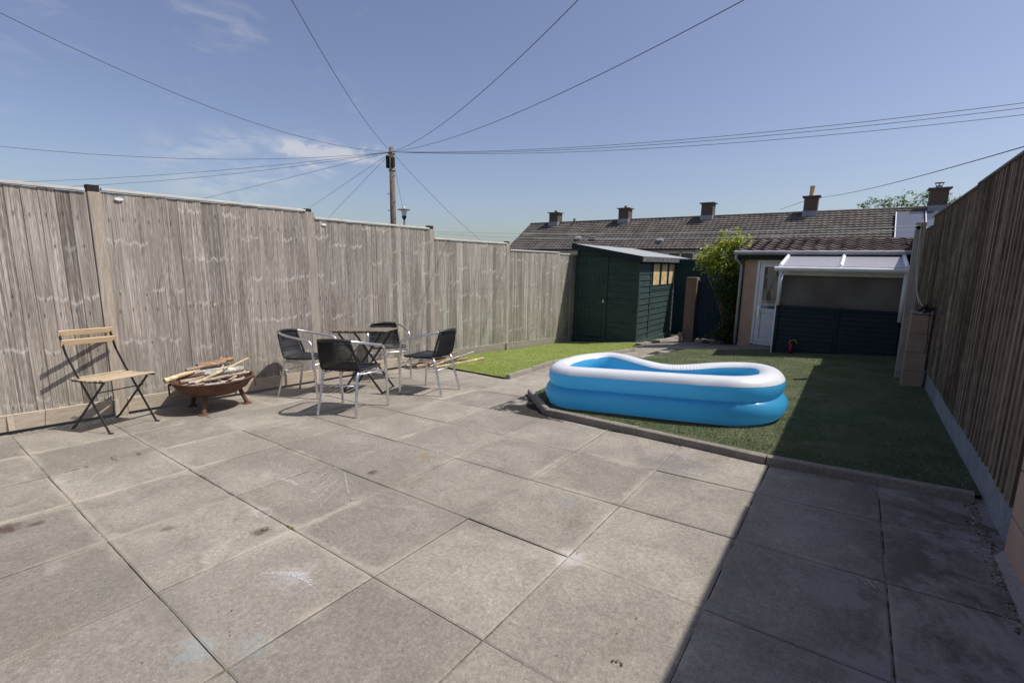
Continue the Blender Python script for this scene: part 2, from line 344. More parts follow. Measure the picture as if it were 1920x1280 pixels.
MT['whitem']=simple('white_aluminium_bar',(.82,.83,.84),.3,.5,var=.04,sc=3)
MT['peach']=simple('peach_masonry_paint',(.50,.335,.245),.85,.2,var=.10,sc=5,bump=.5,dirt=(.40,.27,.20))
MT['alu']=simple('brushed_aluminium_tube',(.78,.78,.79),.36,.5,1.,var=.08,sc=30,local=True)
MT['steel']=simple('black_painted_steel',(.018,.018,.021),.42,.5,var=.2,sc=30,local=True)
MT['wick']=simple('black_wicker',(.022,.022,.025),.42,.45,var=.35,sc=80,local=True)
MT['slatnew']=plank_mat('pale_acacia_slat',(.66,.50,.31),(.55,.40,.24),1,local=True,knots=False)
MT['slatseat']=plank_mat('weathered_acacia_slat',(.50,.40,.275),(.37,.285,.19),1,local=True,knots=False)
MT['slatold']=plank_mat('grey_old_slat',(.215,.18,.14),(.12,.10,.082),1,local=True,knots=False)
MT['ground']=simple('bare_ground',(.16,.14,.10),.95,.1,sc=3,bump=.4)
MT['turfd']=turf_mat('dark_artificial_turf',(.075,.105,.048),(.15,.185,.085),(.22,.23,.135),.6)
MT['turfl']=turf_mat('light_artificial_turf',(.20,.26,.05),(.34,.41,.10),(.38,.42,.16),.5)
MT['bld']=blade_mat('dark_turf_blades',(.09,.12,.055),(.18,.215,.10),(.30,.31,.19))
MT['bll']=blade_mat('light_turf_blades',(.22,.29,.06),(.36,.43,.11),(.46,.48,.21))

# ---------------- ground, patio, turf ----------------
def make_ground():
    xs=[-500,-150,-60,-25,-12,-8,-6.5,-5,-3,-1,1,3,8,20,60,200,500]; ys=[-500,-100,-30,-10,-4,-2,0,2,4,6,8,10,12,16,22,30,60,150,500]
    b=MB(); pts=[]
    for x in xs:
        for y in ys:
            cx=min(max(x,-7),1.5); cy=min(max(y,-4),12); pts.append((x,y,gz(cx,cy)-.06))
    b.grid(pts,len(xs),len(ys)); tag(b.build('ground',MT['ground']),kind='structure')
make_ground()
XS=[.86,.24,-.34,-.94,-1.555,-2.2,-2.865,-3.52,-4.16,-4.80,-5.46,-6.1]
YS=[-1.24,-.64,-.05,.54,1.14,1.755,2.35,2.94,3.53,4.13,4.74,5.34,5.94,6.54,7.14,7.75,8.36,8.98,9.6,10.2,10.8,11.4]
def make_patio():
    b=MB(); tint=[]; edge=[]; rnd=random.Random(3)
    g=.0024
    for i in range(len(XS)-1):
        for j in range(len(YS)-1):
            x1,x0=XS[i],XS[i+1]; y0,y1=YS[j],YS[j+1]
            x0=max(x0,-5.57)
            if x1<=-5.5 : continue
            cx,cy=(x0+x1)/2,(y0+y1)/2
            if cx>-2.6 and cy>3.6 and cy<8.9: continue
            if cx<-4.2 and cy>5.3: continue
            t=rnd.random(); dz=rnd.uniform(-.002,.002); tx,ty=rnd.uniform(-.003,.003),rnd.uniform(-.003,.003)
            jx=[rnd.uniform(-.0015,.0015) for _ in range(4)]
            n=7; base=len(b.v); X0,X1,Y0,Y1=x0+g+jx[0],x1-g+jx[1],y0+g+jx[2],y1-g+jx[3]
            us=[0,.012,.12,.37,.63,.88,.988,1]
            for a in us:
                for c in us:
                    X=X0+(X1-X0)*a; Y=Y0+(Y1-Y0)*c; e=min(a,1-a)*(X1-X0); e2=min(c,1-c)*(Y1-Y0); ed=min(e,e2)
                    z=gz(X,Y)+dz+tx*(a-.5)+ty*(c-.5)-(.0035 if ed<1e-6 else 0)
                    b.v.append((X,Y,z)); edge.append(min(ed,.2)); tint.append(t)
            m=len(us)
            for a in range(m-1):
                for c in range(m-1):
                    b.f.append((base+a*m+c,base+(a+1)*m+c,base+(a+1)*m+c+1,base+a*m+c+1)); b.mi.append(0); b.uv.append(None)
            ring=[a*m for a in range(m)]+[(m-1)*m+c for c in range(1,m)]+[a*m+m-1 for a in range(m-2,-1,-1)]+[c for c in range(m-2,0,-1)]
            lo=len(b.v)
            for q in ring:
                v=b.v[base+q]; b.v.append((v[0],v[1],v[2]-.03)); edge.append(0.); tint.append(t)
            for q in range(len(ring)):
                q2=(q+1)%len(ring); b.f.append((base+ring[q2],base+ring[q],lo+q,lo+q2)); b.mi.append(0); b.uv.append(None)
    o=b.build('patio',MT['slab'])
    me=o.data; a=me.attributes.new('tint','FLOAT','POINT'); a.data.foreach_set('value',tint); a=me.attributes.new('edge','FLOAT','POINT'); a.data.foreach_set('value',edge)
    tag(o,kind='structure')
    b=MB(); nx,ny=24,40; pts=[(-5.6+6.45*i/(nx-1),-1.24+12.6*j/(ny-1)) for i in range(nx) for j in range(ny)]
    b.grid([(x,y,gz(x,y)-.0065) for x,y in pts],nx,ny); tag(b.build('joint_filling',MT['joint'],o))
    return o
patio=make_patio()

def inpoly(x,y,poly):
    c=False; n=len(poly)
    for i in range(n):
        x1,y1=poly[i]; x2,y2=poly[(i+1)%n]
        if (y1>y)!=(y2>y) and x<(x2-x1)*(y-y1)/(y2-y1)+x1: c=not c
    return c
def turf(name,poly,mat,bmat,count,lift,hgt):
    # base sheet: rows clipped to the polygon
    b=MB(); ys=sorted(set([p[1] for p in poly]+list(np.arange(min(p[1] for p in poly),max(p[1] for p in poly),.25))))
    def span(y):
        xs=[]; n=len(poly)
        for i in range(n):
            (x1,y1),(x2,y2)=poly[i],poly[(i+1)%n]
            if (y1>y)!=(y2>y): xs.append(x1+(x2-x1)*(y-y1)/(y2-y1))
        return (min(xs),max(xs)) if xs else None
    rows=[]
    for y in ys:
        e=1e-4; sp=span(y+e) or span(y-e)
        if sp: rows.append([(sp[0]+(sp[1]-sp[0])*i/16,y,0) for i in range(17)])
    pts=[(x,y,gz(x,y)+lift+.004*math.sin(x*3+y*2)) for r in rows for x,y,_ in r]
    b.grid(pts,len(rows),17,0)
    o=tag(b.build(name,mat,smooth=True),kind='structure')
    # blades
    xs0,xs1=min(p[0] for p in poly),max(p[0] for p in poly); y0,y1=min(p[1] for p in poly),max(p[1] for p in poly)
    v=[];f=[];rn=[]; rr=random.Random(5); k=0
    while k<count:
        # denser towards the camera
        x=rr.uniform(xs0,xs1); y=y0+(y1-y0)*rr.random()**1.5
        if not inpoly(x,y,poly): continue
        z=gz(x,y)+lift+.004*math.sin(x*3+y*2); a=rr.uniform(0,6.28); w=rr.uniform(.0022,.004); h=hgt*rr.uniform(.5,1.2)
        dx,dy=math.cos(a)*w,math.sin(a)*w; lx,ly=rr.uniform(-.8,.8)*h,rr.uniform(-.8,.8)*h
        i=len(v); v+=[(x-dx,y-dy,z),(x+dx,y+dy,z),(x+lx,y+ly,z+h)]; f.append((i,i+1,i+2)); q=rr.random(); rn+=[q,q,q]; k+=1
    me=bpy.data.meshes.new(name+'_blades'); me.from_pydata(v,[],f); me.materials.append(bmat)
    at=me.attributes.new('rnd','FLOAT','POINT'); at.data.foreach_set('value',rn)
    g=bpy.data.objects.new('turf_blades',me); COL.objects.link(g)
    return g
TD=[(-2.80,4.26),(-2.24,3.70),(.69,3.50),(.69,8.9),(.0,8.95),(-2.40,8.75),(-2.64,7.5),(-2.85,5.5)]
TL=[(-5.57,5.16),(-3.62,4.83),(-3.70,6.1),(-3.30,8.3),(-3.45,8.8),(-3.8,10.1),(-5.57,10.1)]
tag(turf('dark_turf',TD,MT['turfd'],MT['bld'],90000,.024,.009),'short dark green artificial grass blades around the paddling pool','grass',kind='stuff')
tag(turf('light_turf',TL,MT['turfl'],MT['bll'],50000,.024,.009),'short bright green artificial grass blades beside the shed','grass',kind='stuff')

# edging kerbs
def edging(name,label,pts,w,h,mat,stonelen,missing=(),rounded=True,seed=1):
    rr=random.Random(seed); L=thing(name,label,'edging',P3(*pts[0]),world=True)
    for a,b_ in zip(pts[:-1],pts[1:]):
        A=Vector((*a,0)); B=Vector((*b_,0)); d=(B-A); n=max(1,round(d.length/stonelen)); d/=n; u=d.normalized(); s=Vector((-u.y,u.x,0))
        for k in range(n):
            p=A+d*k+u*.003+s*rr.uniform(-.004,.004); q=A+d*(k+1)-u*.003+s*rr.uniform(-.004,.004); dh=rr.uniform(-.006,.006)
            m=MB(); prof=[(-w/2,-.05),(-w/2,h*.62)]+([(-w/2+.004,h*.86),(-w*.28,h*.97),(0,h),(w*.28,h*.97),(w/2-.004,h*.86)] if rounded else [(-w/2+.005,h),(w/2-.005,h)])+[(w/2,h*.62),(w/2,-.05)]
            NS=7; P=[]
            for i in range(NS):
                c=p+(q-p)*i/(NS-1)
                for (o_,z) in prof:
                    jj=rr.uniform(-.0022,.0022) if z>0 else 0; cc=c+s*(o_+jj); P.append((cc.x,cc.y,gz(c.x,c.y)+z+dh+jj))
            m.grid(P,NS,len(prof)); nn=len(prof)
            m.f.append(tuple(range(nn))); m.mi.append(0); m.uv.append(None); m.f.append(tuple(reversed(range((NS-1)*nn,NS*nn)))); m.mi.append(0); m.uv.append(None)
            m.build('edging_stone',mat,L,smooth='auto')
    return L
edging('lawn_edging','round-topped concrete kerb in front of the dark turf and pool',[(-2.84,4.27),(-2.25,3.67),(-.36,3.455),(.655,3.46)],.062,.062,MT['kerb'],.92)
edging('lawn_edging','pale flat-topped concrete kerb along the light green lawn',[(-3.60,4.86),(-3.68,6.13),(-3.22,8.3)],.06,.06,MT['conc'],.62,rounded=False,seed=4)
edging('lawn_edging','rough sunlit concrete strip at the foot of the shed side wall',[(-3.62,9.55),(-3.46,10.7),(-3.36,11.9)],.12,.05,MT['conc'],.5,rounded=False,seed=9)

# chalk marks and moss in the patio
def marks():
    m=M('chalk_scribble',.95,.05); p=m.pos(); m.col((.72,.71,.73)); a=m.sm(m.noise(p,120,3,.8),.44,.60,0,.42); m.put(a,m.b.inputs['Alpha'])
    b=MB()
    def line(pts,w=.008):
        for (x0,y0),(x1,y1) in zip(pts[:-1],pts[1:]):
            d=Vector((x1-x0,y1-y0)); d.normalize(); s=Vector((-d.y,d.x))*w/2
            b.face([(x0-s.x,y0-s.y,gz(x0,y0)+.0045),(x1-s.x,y1-s.y,gz(x1,y1)+.0045),(x1+s.x,y1+s.y,gz(x1,y1)+.0045),(x0+s.x,y0+s.y,gz(x0,y0)+.0045)])
    line([(-2.51+.05*math.cos(t/12*6.28),1.13+.04*math.sin(t/12*6.28)) for t in range(13)],.014)
    line([(-2.88,1.42),(-2.78,1.44),(-2.70,1.43)],.025)
    for k in range(4): line([(-2.75+k*.09,1.68-k*.02),(-2.60+k*.09,1.45-k*.03)],.007)
    line([(-2.62,1.72),(-2.33,1.55)],.008)
    for k in range(9): line([(-1.98+k*.02,.86+k*.012),(-1.80+k*.012,.99-k*.006)],.010)
    line([(-.80,3.02),(-.6,2.99)],.012)
    for k in range(8): line([(.36+k*.028,3.34-k*.015),(.40+k*.03,3.22-k*.01)],.007)
    line([(.34,3.40),(.36,3.2)],.009); line([(.61,3.33),(.63,3.17),(.60,3.12),(.50,3.12)],.009)
    line([(.53,2.88),(.62,2.88),(.55,2.82),(.64,2.81)],.009)
    line([(.50,2.34),(.56,2.36),(.62,2.31),(.57,2.27),(.50,2.31)],.008)
    for k in range(4): line([(.11+k*.03,2.33),(.15+k*.025,2.27)],.007)
    b.build('chalk_mark',m.m,patio)
marks()
def litter():
    rr=random.Random(11); v=[];f=[];rn=[]
    def bit(x,y,s):
        a=rr.uniform(0,6.28); i=len(v); z=gz(x,y)+.002
        for k in range(3): t=a+k*2.1+rr.uniform(-.3,.3); v.append((x+math.cos(t)*s,y+math.sin(t)*s,z+rr.uniform(0,s*.6)))
        f.append((i,i+1,i+2)); q=rr.random(); rn.extend([q]*3)
    for _ in range(170): bit(rr.uniform(-5.5,.6),rr.uniform(.3,3.4),rr.uniform(.002,.006))
    for _ in range(420): bit(.655-abs(rr.gauss(0,.035)),rr.uniform(2.2,3.6),rr.uniform(.003,.010))
    for _ in range(160):
        y=rr.uniform(-.5,9.); bit(-5.555+abs(rr.gauss(0,.03)),y,rr.uniform(.003,.009))
    for _ in range(130):
        t=rr.random(); bit(-2.2+t*2.8,3.62-.21*t-.07-abs(rr.gauss(0,.02)),rr.uniform(.002,.006))
    for _ in range(40): bit(rr.uniform(-1,.6),rr.uniform(3.8,8),rr.uniform(.004,.008)) 
    for cx,cy in ((-.5,1.33),(-2.33,1.05)):
        for _ in range(4): bit(cx+rr.gauss(0,.009),cy+rr.gauss(0,.006),.008)
    me=bpy.data.meshes.new('leaf_litter'); me.from_pydata(v,[],f); me.materials.append(leaf_mat('dry_litter',(.10,.065,.035),(.22,.15,.08),(.5,.45,.36)))
    a=me.attributes.new('rnd','FLOAT','POINT'); a.data.foreach_set('value',rn)
    o=bpy.data.objects.new('leaf_litter',me); COL.objects.link(o); tag(o,'scattered dry leaf crumbs and grit lying on the patio slabs','litter',kind='stuff')
litter()
def tufts(label,spots,mat,n,s,hh,name='weeds'):
    rr=random.Random(21); v=[];f=[];rn=[]
    for (cx,cy,sx,sy) in spots:
        for _ in range(n):
            x=cx+rr.gauss(0,sx); y=cy+rr.gauss(0,sy); z=gz(x,y)-.003; a=rr.uniform(0,6.28); w=s*rr.uniform(.4,1); h=hh*rr.uniform(.4,1.2)
            dx,dy=math.cos(a)*w,math.sin(a)*w; i=len(v); l=rr.uniform(-1,1)*h,rr.uniform(-1,1)*h
            v.extend([(x-dx,y-dy,z),(x+dx,y+dy,z),(x+dx+l[0],y+dy+l[1],z+h),(x-dx+l[0],y-dy+l[1],z+h)]); f.append((i,i+1,i+2,i+3)); q=rr.random(); rn.extend([q]*4)
    me=bpy.data.meshes.new(name); me.from_pydata(v,[],f); me.materials.append(mat); a=me.attributes.new('rnd','FLOAT','POINT'); a.data.foreach_set('value',rn)
    o=bpy.data.objects.new(name,me); COL.objects.link(o); tag(o,label,'weeds',kind='stuff')
WEED=leaf_mat('weed_green',(.08,.12,.02),(.14,.19,.035),(.24,.24,.06))
tufts('tiny green moss tufts growing in the slab joints left of the patio',[(-4.2,.89,.05,.006),(-4.19,1.03,.04,.006),(-4.2,.5,.006,.02),(-4.16,.7,.004,.05),(-2.24,1.14,.02,.004),(-5.0,1.15,.1,.004),(-3.3,1.14,.08,.004)],WEED,26,.004,.008)
tufts('low weeds and moss along the foot of the left fence and the kerb',[(-5.54,.2+k*.55,.012,.12) for k in range(9)]+[(-1.9+k*.42,3.52-.03*k*.3,.05,.006) for k in range(4)],WEED,14,.004,.014)
tufts('yellow green weeds at the foot of the shed side wall',[(-3.76,10.15+k*.17,.05,.09) for k in range(8)],WEED,70,.007,.04)

# ---------------- fences ----------------
def board_panel(mb,X,face,y0,y1,z0,z1,bw,idx0,rr,wob=.0,gap=0.,t=(.020,.008)):
    n=max(1,round((y1-y0)/bw)); w=(y1-y0)/n
    for k in range(n):
        a=y0+k*w+rr.uniform(-wob,wob); b=y0+(k+1)*w+rr.uniform(-wob,wob)*.5+.011; t0=t[0]+rr.uniform(-.002,.003); t1=t[1]+rr.uniform(-.002,.002)
        lean=rr.uniform(-wob,wob)
        if face>0 and rr.random()<.38: t0,t1=.0145+rr.uniform(-.002,.002),.010
        if face>0: ya,yb=a,b
        x0=X+face*t0; x1=X+face*t1; xb=X-face*.006; zt=z1+rr.uniform(-.004,.002); zb=z0-rr.uniform(0,.008)
        i=idx0+k; U0,U1=i+.001,i+.999
        fr=[(x0,a,zb),(x1,b,zb),(x1,b+lean,zt),(x0,a+lean,zt)]; uv=[(U0,zb),(U1,zb),(U1,zt),(U0,zt)]
        if face<0: fr=fr[::-1]; uv=uv[::-1]
        mb.face(fr,0,uv)
        # thick edge, thin edge, top, back
        mb.face([(x0,a,zb),(x0,a+lean,zt),(xb,a+lean,zt),(xb,a,zb)],0,[(U0,zb),(U0,zt),(U0+.02,zt),(U0+.02,zb)])
        mb.face([(x1,b,zb),(xb,b,zb),(xb,b+lean,zt),(x1,b+lean,zt)],0,[(U1,zb),(U1,zb),(U1,zt),(U1,zt)])
        mb.face([(x0,a+lean,zt),(x1,b+lean,zt),(xb,b+lean,zt),(xb,a+lean,zt)],0,[(U0,zt),(U1,zt),(U1,zt),(U0,zt)])
        mb.face([(xb,a,zb),(xb,a+lean,zt),(xb,b+lean,zt),(xb,b,zb)],0,[(U0,zb),(U0,zt),(U1,zt),(U1,zb)])
    return idx0+n
def left_fence():
    rr=random.Random(2); X=-5.6
    F=thing('timber_fence','long weathered grey brown closeboard fence behind the chairs, stepping down','fence',(X,4,gz(X,4)),world=True)
    panels=[(-4.6,-2.75,1.90),(-2.63,-.70,1.90),(-.58,1.228,1.882),(1.342,3.292,1.90),(3.412,5.375,1.82),(5.492,7.438,1.672),(7.558,9.40,1.55),(9.50,10.5,1.52),(10.6,12.3,1.48)]
    idx=3
    for k,(y0,y1,z1) in enumerate(panels):
        m=MB(); ym=(y0+y1)/2
        zg=min(gz(X,y0),gz(X,y1)); z0=zg+.16 if k!=3 else zg+.17
        idx=board_panel(m,X,1,y0,y1,z0,z1-.03,.098 if k<4 else .085,idx,rr,.0045,t=(.009,.018) if k!=2 else (.0135,.009))+2
        m.build('fence_panel',MT['fence'],F)
        c=MB(); c.box((X-.02,y0,z1-.024),(X+.030,y1,z1)); c.build('cap_rail',MT['cap'],F,bevel=.003)
        if k<7:  # small counter rail shadow strip under cap
            pass
        g=MB(); gb=MT['gb'] if k in (2,3) else MT['gb2']
        if k==4: gb=MT['gb']
        za,zb_=gz(X,y0),gz(X,y1)
        g.hexa([(X-.02,y0,za+.022),(X+.012,y0,za+.022),(X+.012,y1,zb_+.022),(X-.02,y1,zb_+.022),(X-.02,y0,za+.165),(X+.026,y0,za+.165),(X+.026,y1,zb_+.165),(X-.02,y1,zb_+.165)])
        g.build('gravel_board',gb,F,bevel=.003)
        if k in (3,4):
            o=MB(); o.v=[]; cy=y0+.12; cz=z1-.085; n=16
            o.face([(X+.027,cy+.034*math.cos(2*math.pi*q/n),cz+.014*math.sin(2*math.pi*q/n)) for q in range(n)])
            for q in range(n):
                a,b=2*math.pi*q/n,2*math.pi*(q+1)/n
                o.face([(X+.020,cy+.034*math.cos(a),cz+.014*math.sin(a)),(X+.020,cy+.034*math.cos(b),cz+.014*math.sin(b)),(X+.027,cy+.034*math.cos(b),cz+.014*math.sin(b)),(X+.027,cy+.034*math.cos(a),cz+.014*math.sin(a))])
            o.build('maker_tag',MT['white'],F)
    posts=[(-2.69,1.93,0),(-.64,1.93,0),(1.29,1.86,1),(3.357,1.875,1),(5.437,1.80,1),(7.502,1.665,1),(9.45,1.55,0),(10.55,1.5,0)]
    for y,z1,blk in posts:
        zg=gz(X,y); m=MB(); w=.056 if y<3 else .058
        m.box((X-.06,y-w+(.012 if y==1.29 else 0),zg-.05),(X+.016,y+w-.006,z1)); p=m.build('fence_post',MT['postp'] if y==1.29 else MT['post'],F,bevel=.003)
        if blk:
            m=MB(); hh={1.29:.062,3.357:.040,5.437:.055,7.502:.035}[y]; m.box((X-.075,y-w+.012,z1+.001),(X+.004,y+w-.012-(0.02 if y==3.357 else 0),z1+hh)); m.build('post_cap',MT['blk'],p,bevel=.003)
        m=MB(); m.box((X+.027,y-.055,zg+.0),(X+.047,y-.02,zg+.168)); m.build('board_cleat',MT['gb'] if y<5 else MT['gb2'],F,bevel=.002)
    for y in (.56,2.35,4.3):
        zg=gz(X,y); m=MB(); m.box((X+.0275,y-.022,zg+.03),(X+.034,y+.016,zg+.166)); m.build('board_cleat',MT['gb'],F)
left_fence()

def right_fence():
    rr=random.Random(8); X=.705
    F=thing('timber_fence','tall brown closeboard fence in shade on the right of the yard','fence',(X,4,gz(X,4)),world=True)
    panels=[(-4.4,-2.6,2.05),(-2.5,-.62,2.05),(-.52,1.36,2.0),(1.46,3.34,1.985),(3.345,5.22,1.97),(5.23,7.95,1.955),(7.96,9.7,1.84),(9.72,12.4,1.80)]
    idx=400
    for k,(y0,y1,z1) in enumerate(panels):
        m=MB(); z0=max(gz(X,y0),gz(X,y1))+.185
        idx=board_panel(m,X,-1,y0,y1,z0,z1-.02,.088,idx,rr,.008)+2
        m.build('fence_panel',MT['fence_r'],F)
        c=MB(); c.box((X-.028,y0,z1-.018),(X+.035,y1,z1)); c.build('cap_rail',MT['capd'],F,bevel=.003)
    for y0,y1 in ((-4.4,2.84),(2.86,4.9),(4.91,6.9),(6.91,9.6)):
        g=MB(); za,zb=gz(X,y0),gz(X,y1)
        g.hexa([(X-.010,y0,za-.03),(X+.03,y0,za-.03),(X+.03,y1,zb-.03),(X-.010,y1,zb-.03),(X-.010,y0,za+.19),(X+.03,y0,za+.19),(X+.03,y1,zb+.19),(X-.010,y1,zb+.19)])
        g.build('gravel_board',MT['conc2'],F,bevel=.004)
    for y in (-2.55,-.57,1.41,3.34,5.22,7.1,9.71):
        m=MB(); m.box((X+.037,y-.05,-.05),(X+.13,y+.05,1.9)); m.build('fence_post',MT['post'],F)
right_fence()

# near block wall bottom right
def blockwall():
    X=.663; T=thing('block_wall','peach painted block wall with crumbling mortar foot at the right edge','wall',(X,1,0),world=True)
    m=MB(); y=2.85; row=0; bh=.215
    for r in range(4):
        yy=2.85; off=.22 if r%2 else 0; z=.02+r*bh
        ys=[2.85]; t=2.85-(.44-off if off else .44)
        while t>-1.5: ys.append(t); t-=.44
        ys.append(-1.6)
        for a,b in zip(ys[:-1],ys[1:]): m.box((X,b+.005,z+.005),(X+.10,a-.005,z+bh-.005))
    m.box((X+.009,-1.6,.0),(X+.091,2.841,.02+4*bh-.003)); m.build('blockwork',MT['peach'],T,bevel=.006)
    c=MB(); rr=random.Random(4); P=[]; n=40
    for i in range(n):
        yy=2.83-(4.2)*i/(n-1); g=gz(X,yy)
        w=.036+rr.uniform(-.004,.004)
        for (a,h) in ((-w,-.006),(-w*.7,.010),(-.010,.028),(.01,.045)): P.append((X+a+rr.uniform(-.003,.003),yy,g+h+rr.uniform(-.004,.004)))
    c.grid(P,n,4); c.face([P[0],P[1],P[2],P[3],(X+.01,2.83,gz(X,2.83)-.01)]); c.build('mortar_fillet',MT['conc'],T,smooth=True)
blockwall()

# pier, tall post, cord, pulley
def pier():
    T=thing('gate_pier','short peach painted block pier against the right fence','pier',(.6,6.45,.04),world=True); m=MB()
    for k in range(4): m.box((.50,6.40,.035+k*.2),(.672,6.54,.035+k*.2+.192))
    m.box((.508,6.408,.0),(.664,6.532,.83)); m.build('blockwork',simple('shade_darkened_peach_paint',(.34,.235,.175),.88,.15,var=.14,sc=6,bump=.6,dirt=(.25,.18,.14)),T,bevel=.006)  # darker copy of the wall's peach, with the pier's shade put into the colour
    m=MB(); m.box((.497,6.397,.836),(.675,6.543,.858)); m.build('coping',MT['conc2'],T,bevel=.006)
    rr=random.Random(3); m=MB()
    for k in range(5):
        c=Vector((.62,6.42,.89)); pts=[c+Vector((rr.gauss(0,.035),rr.gauss(0,.02),rr.gauss(0,.022))) for _ in range(7)]; pts[0]=Vector((.60+.01*k,6.40,.865)); m.tube(catmull(pts,5),.004,6)
    m.tube(catmull([(.64,6.385,.88),(.645,6.375,.7),(.655,6.38,.55),(.648,6.38,.45)],6),.0035,6)
    tag(m.build('tangled_cord',MT['blk'],org=Vector((.62,6.4,.86))),'tangle of black cord lying on top of the right hand pier','cord')
    P=thing('clothes_post','tall grey timber post with pulley beside the short pier','post',(.5,6.9,.03),world=True)
    m=MB(); m.hexa([(.475,6.85,-.02),(.565,6.85,-.02),(.565,6.94,-.02),(.475,6.94,-.02),(.455,6.85,1.80),(.545,6.85,1.80),(.545,6.94,1.80),(.455,6.94,1.80)]); m.build('shaft',MT['post'],P,bevel=.004)
    m=MB(); 
    for s in (-.004,.004): m.lathe([(.001,0),(.022,0),(.026,.003),(.022,.006),(.001,.006)],(0,0,0),16)
    m.v=[(.475+a*.0+c*1.0-.0,6.843-.0-abs(b)*0+0*a-.004,1.742+b) if False else (.478+a,6.838+c,1.742+b) for a,b,c in m.v]; m.build('pulley',MT['whitem'],P,smooth='auto')
    m=MB(); m.tube(catmull([(.50,6.836,1.74),(.52,6.83,1.4),(.535,6.78,1.1),(.56,6.6,.93)],6),.003,6); m.tube(catmull([(.495,6.836,1.74),(.508,6.82,1.35),(.54,6.7,1.05),(.59,6.5,.90)],6),.003,6); m.build('cord',MT['cap'],P)
pier()
def sag(a,b,s,n=40):
    a=Vector(a); b=Vector(b); return [a+(b-a)*t/n-Vector((0,0,4*s*(t/n)*(1-t/n))) for t in range(n+1)]
def wire(name,label,cat,a,b,s,r,mat,group=None):
    m=MB(); m.tube(sag(a,b,s),r,5); return tag(m.build(name,mat,org=Vector(a)),label,cat,group)
MT['wire']=simple('black_cable',(.07,.075,.09),.6,.2)
MT['rope']=simple('pale_rope',(.5,.49,.46),.7,.2)
wire('washing_line','upper strand of pale washing line strung from fence to tall post','washing line',(-5.5,5.46,1.76),(.47,6.83,1.76),.055,.0035,MT['rope'])
wire('washing_line','lower strand of pale washing line strung from fence to tall post','washing line',(-5.5,5.48,1.73),(.47,6.83,1.722),.09,.0035,MT['rope'])

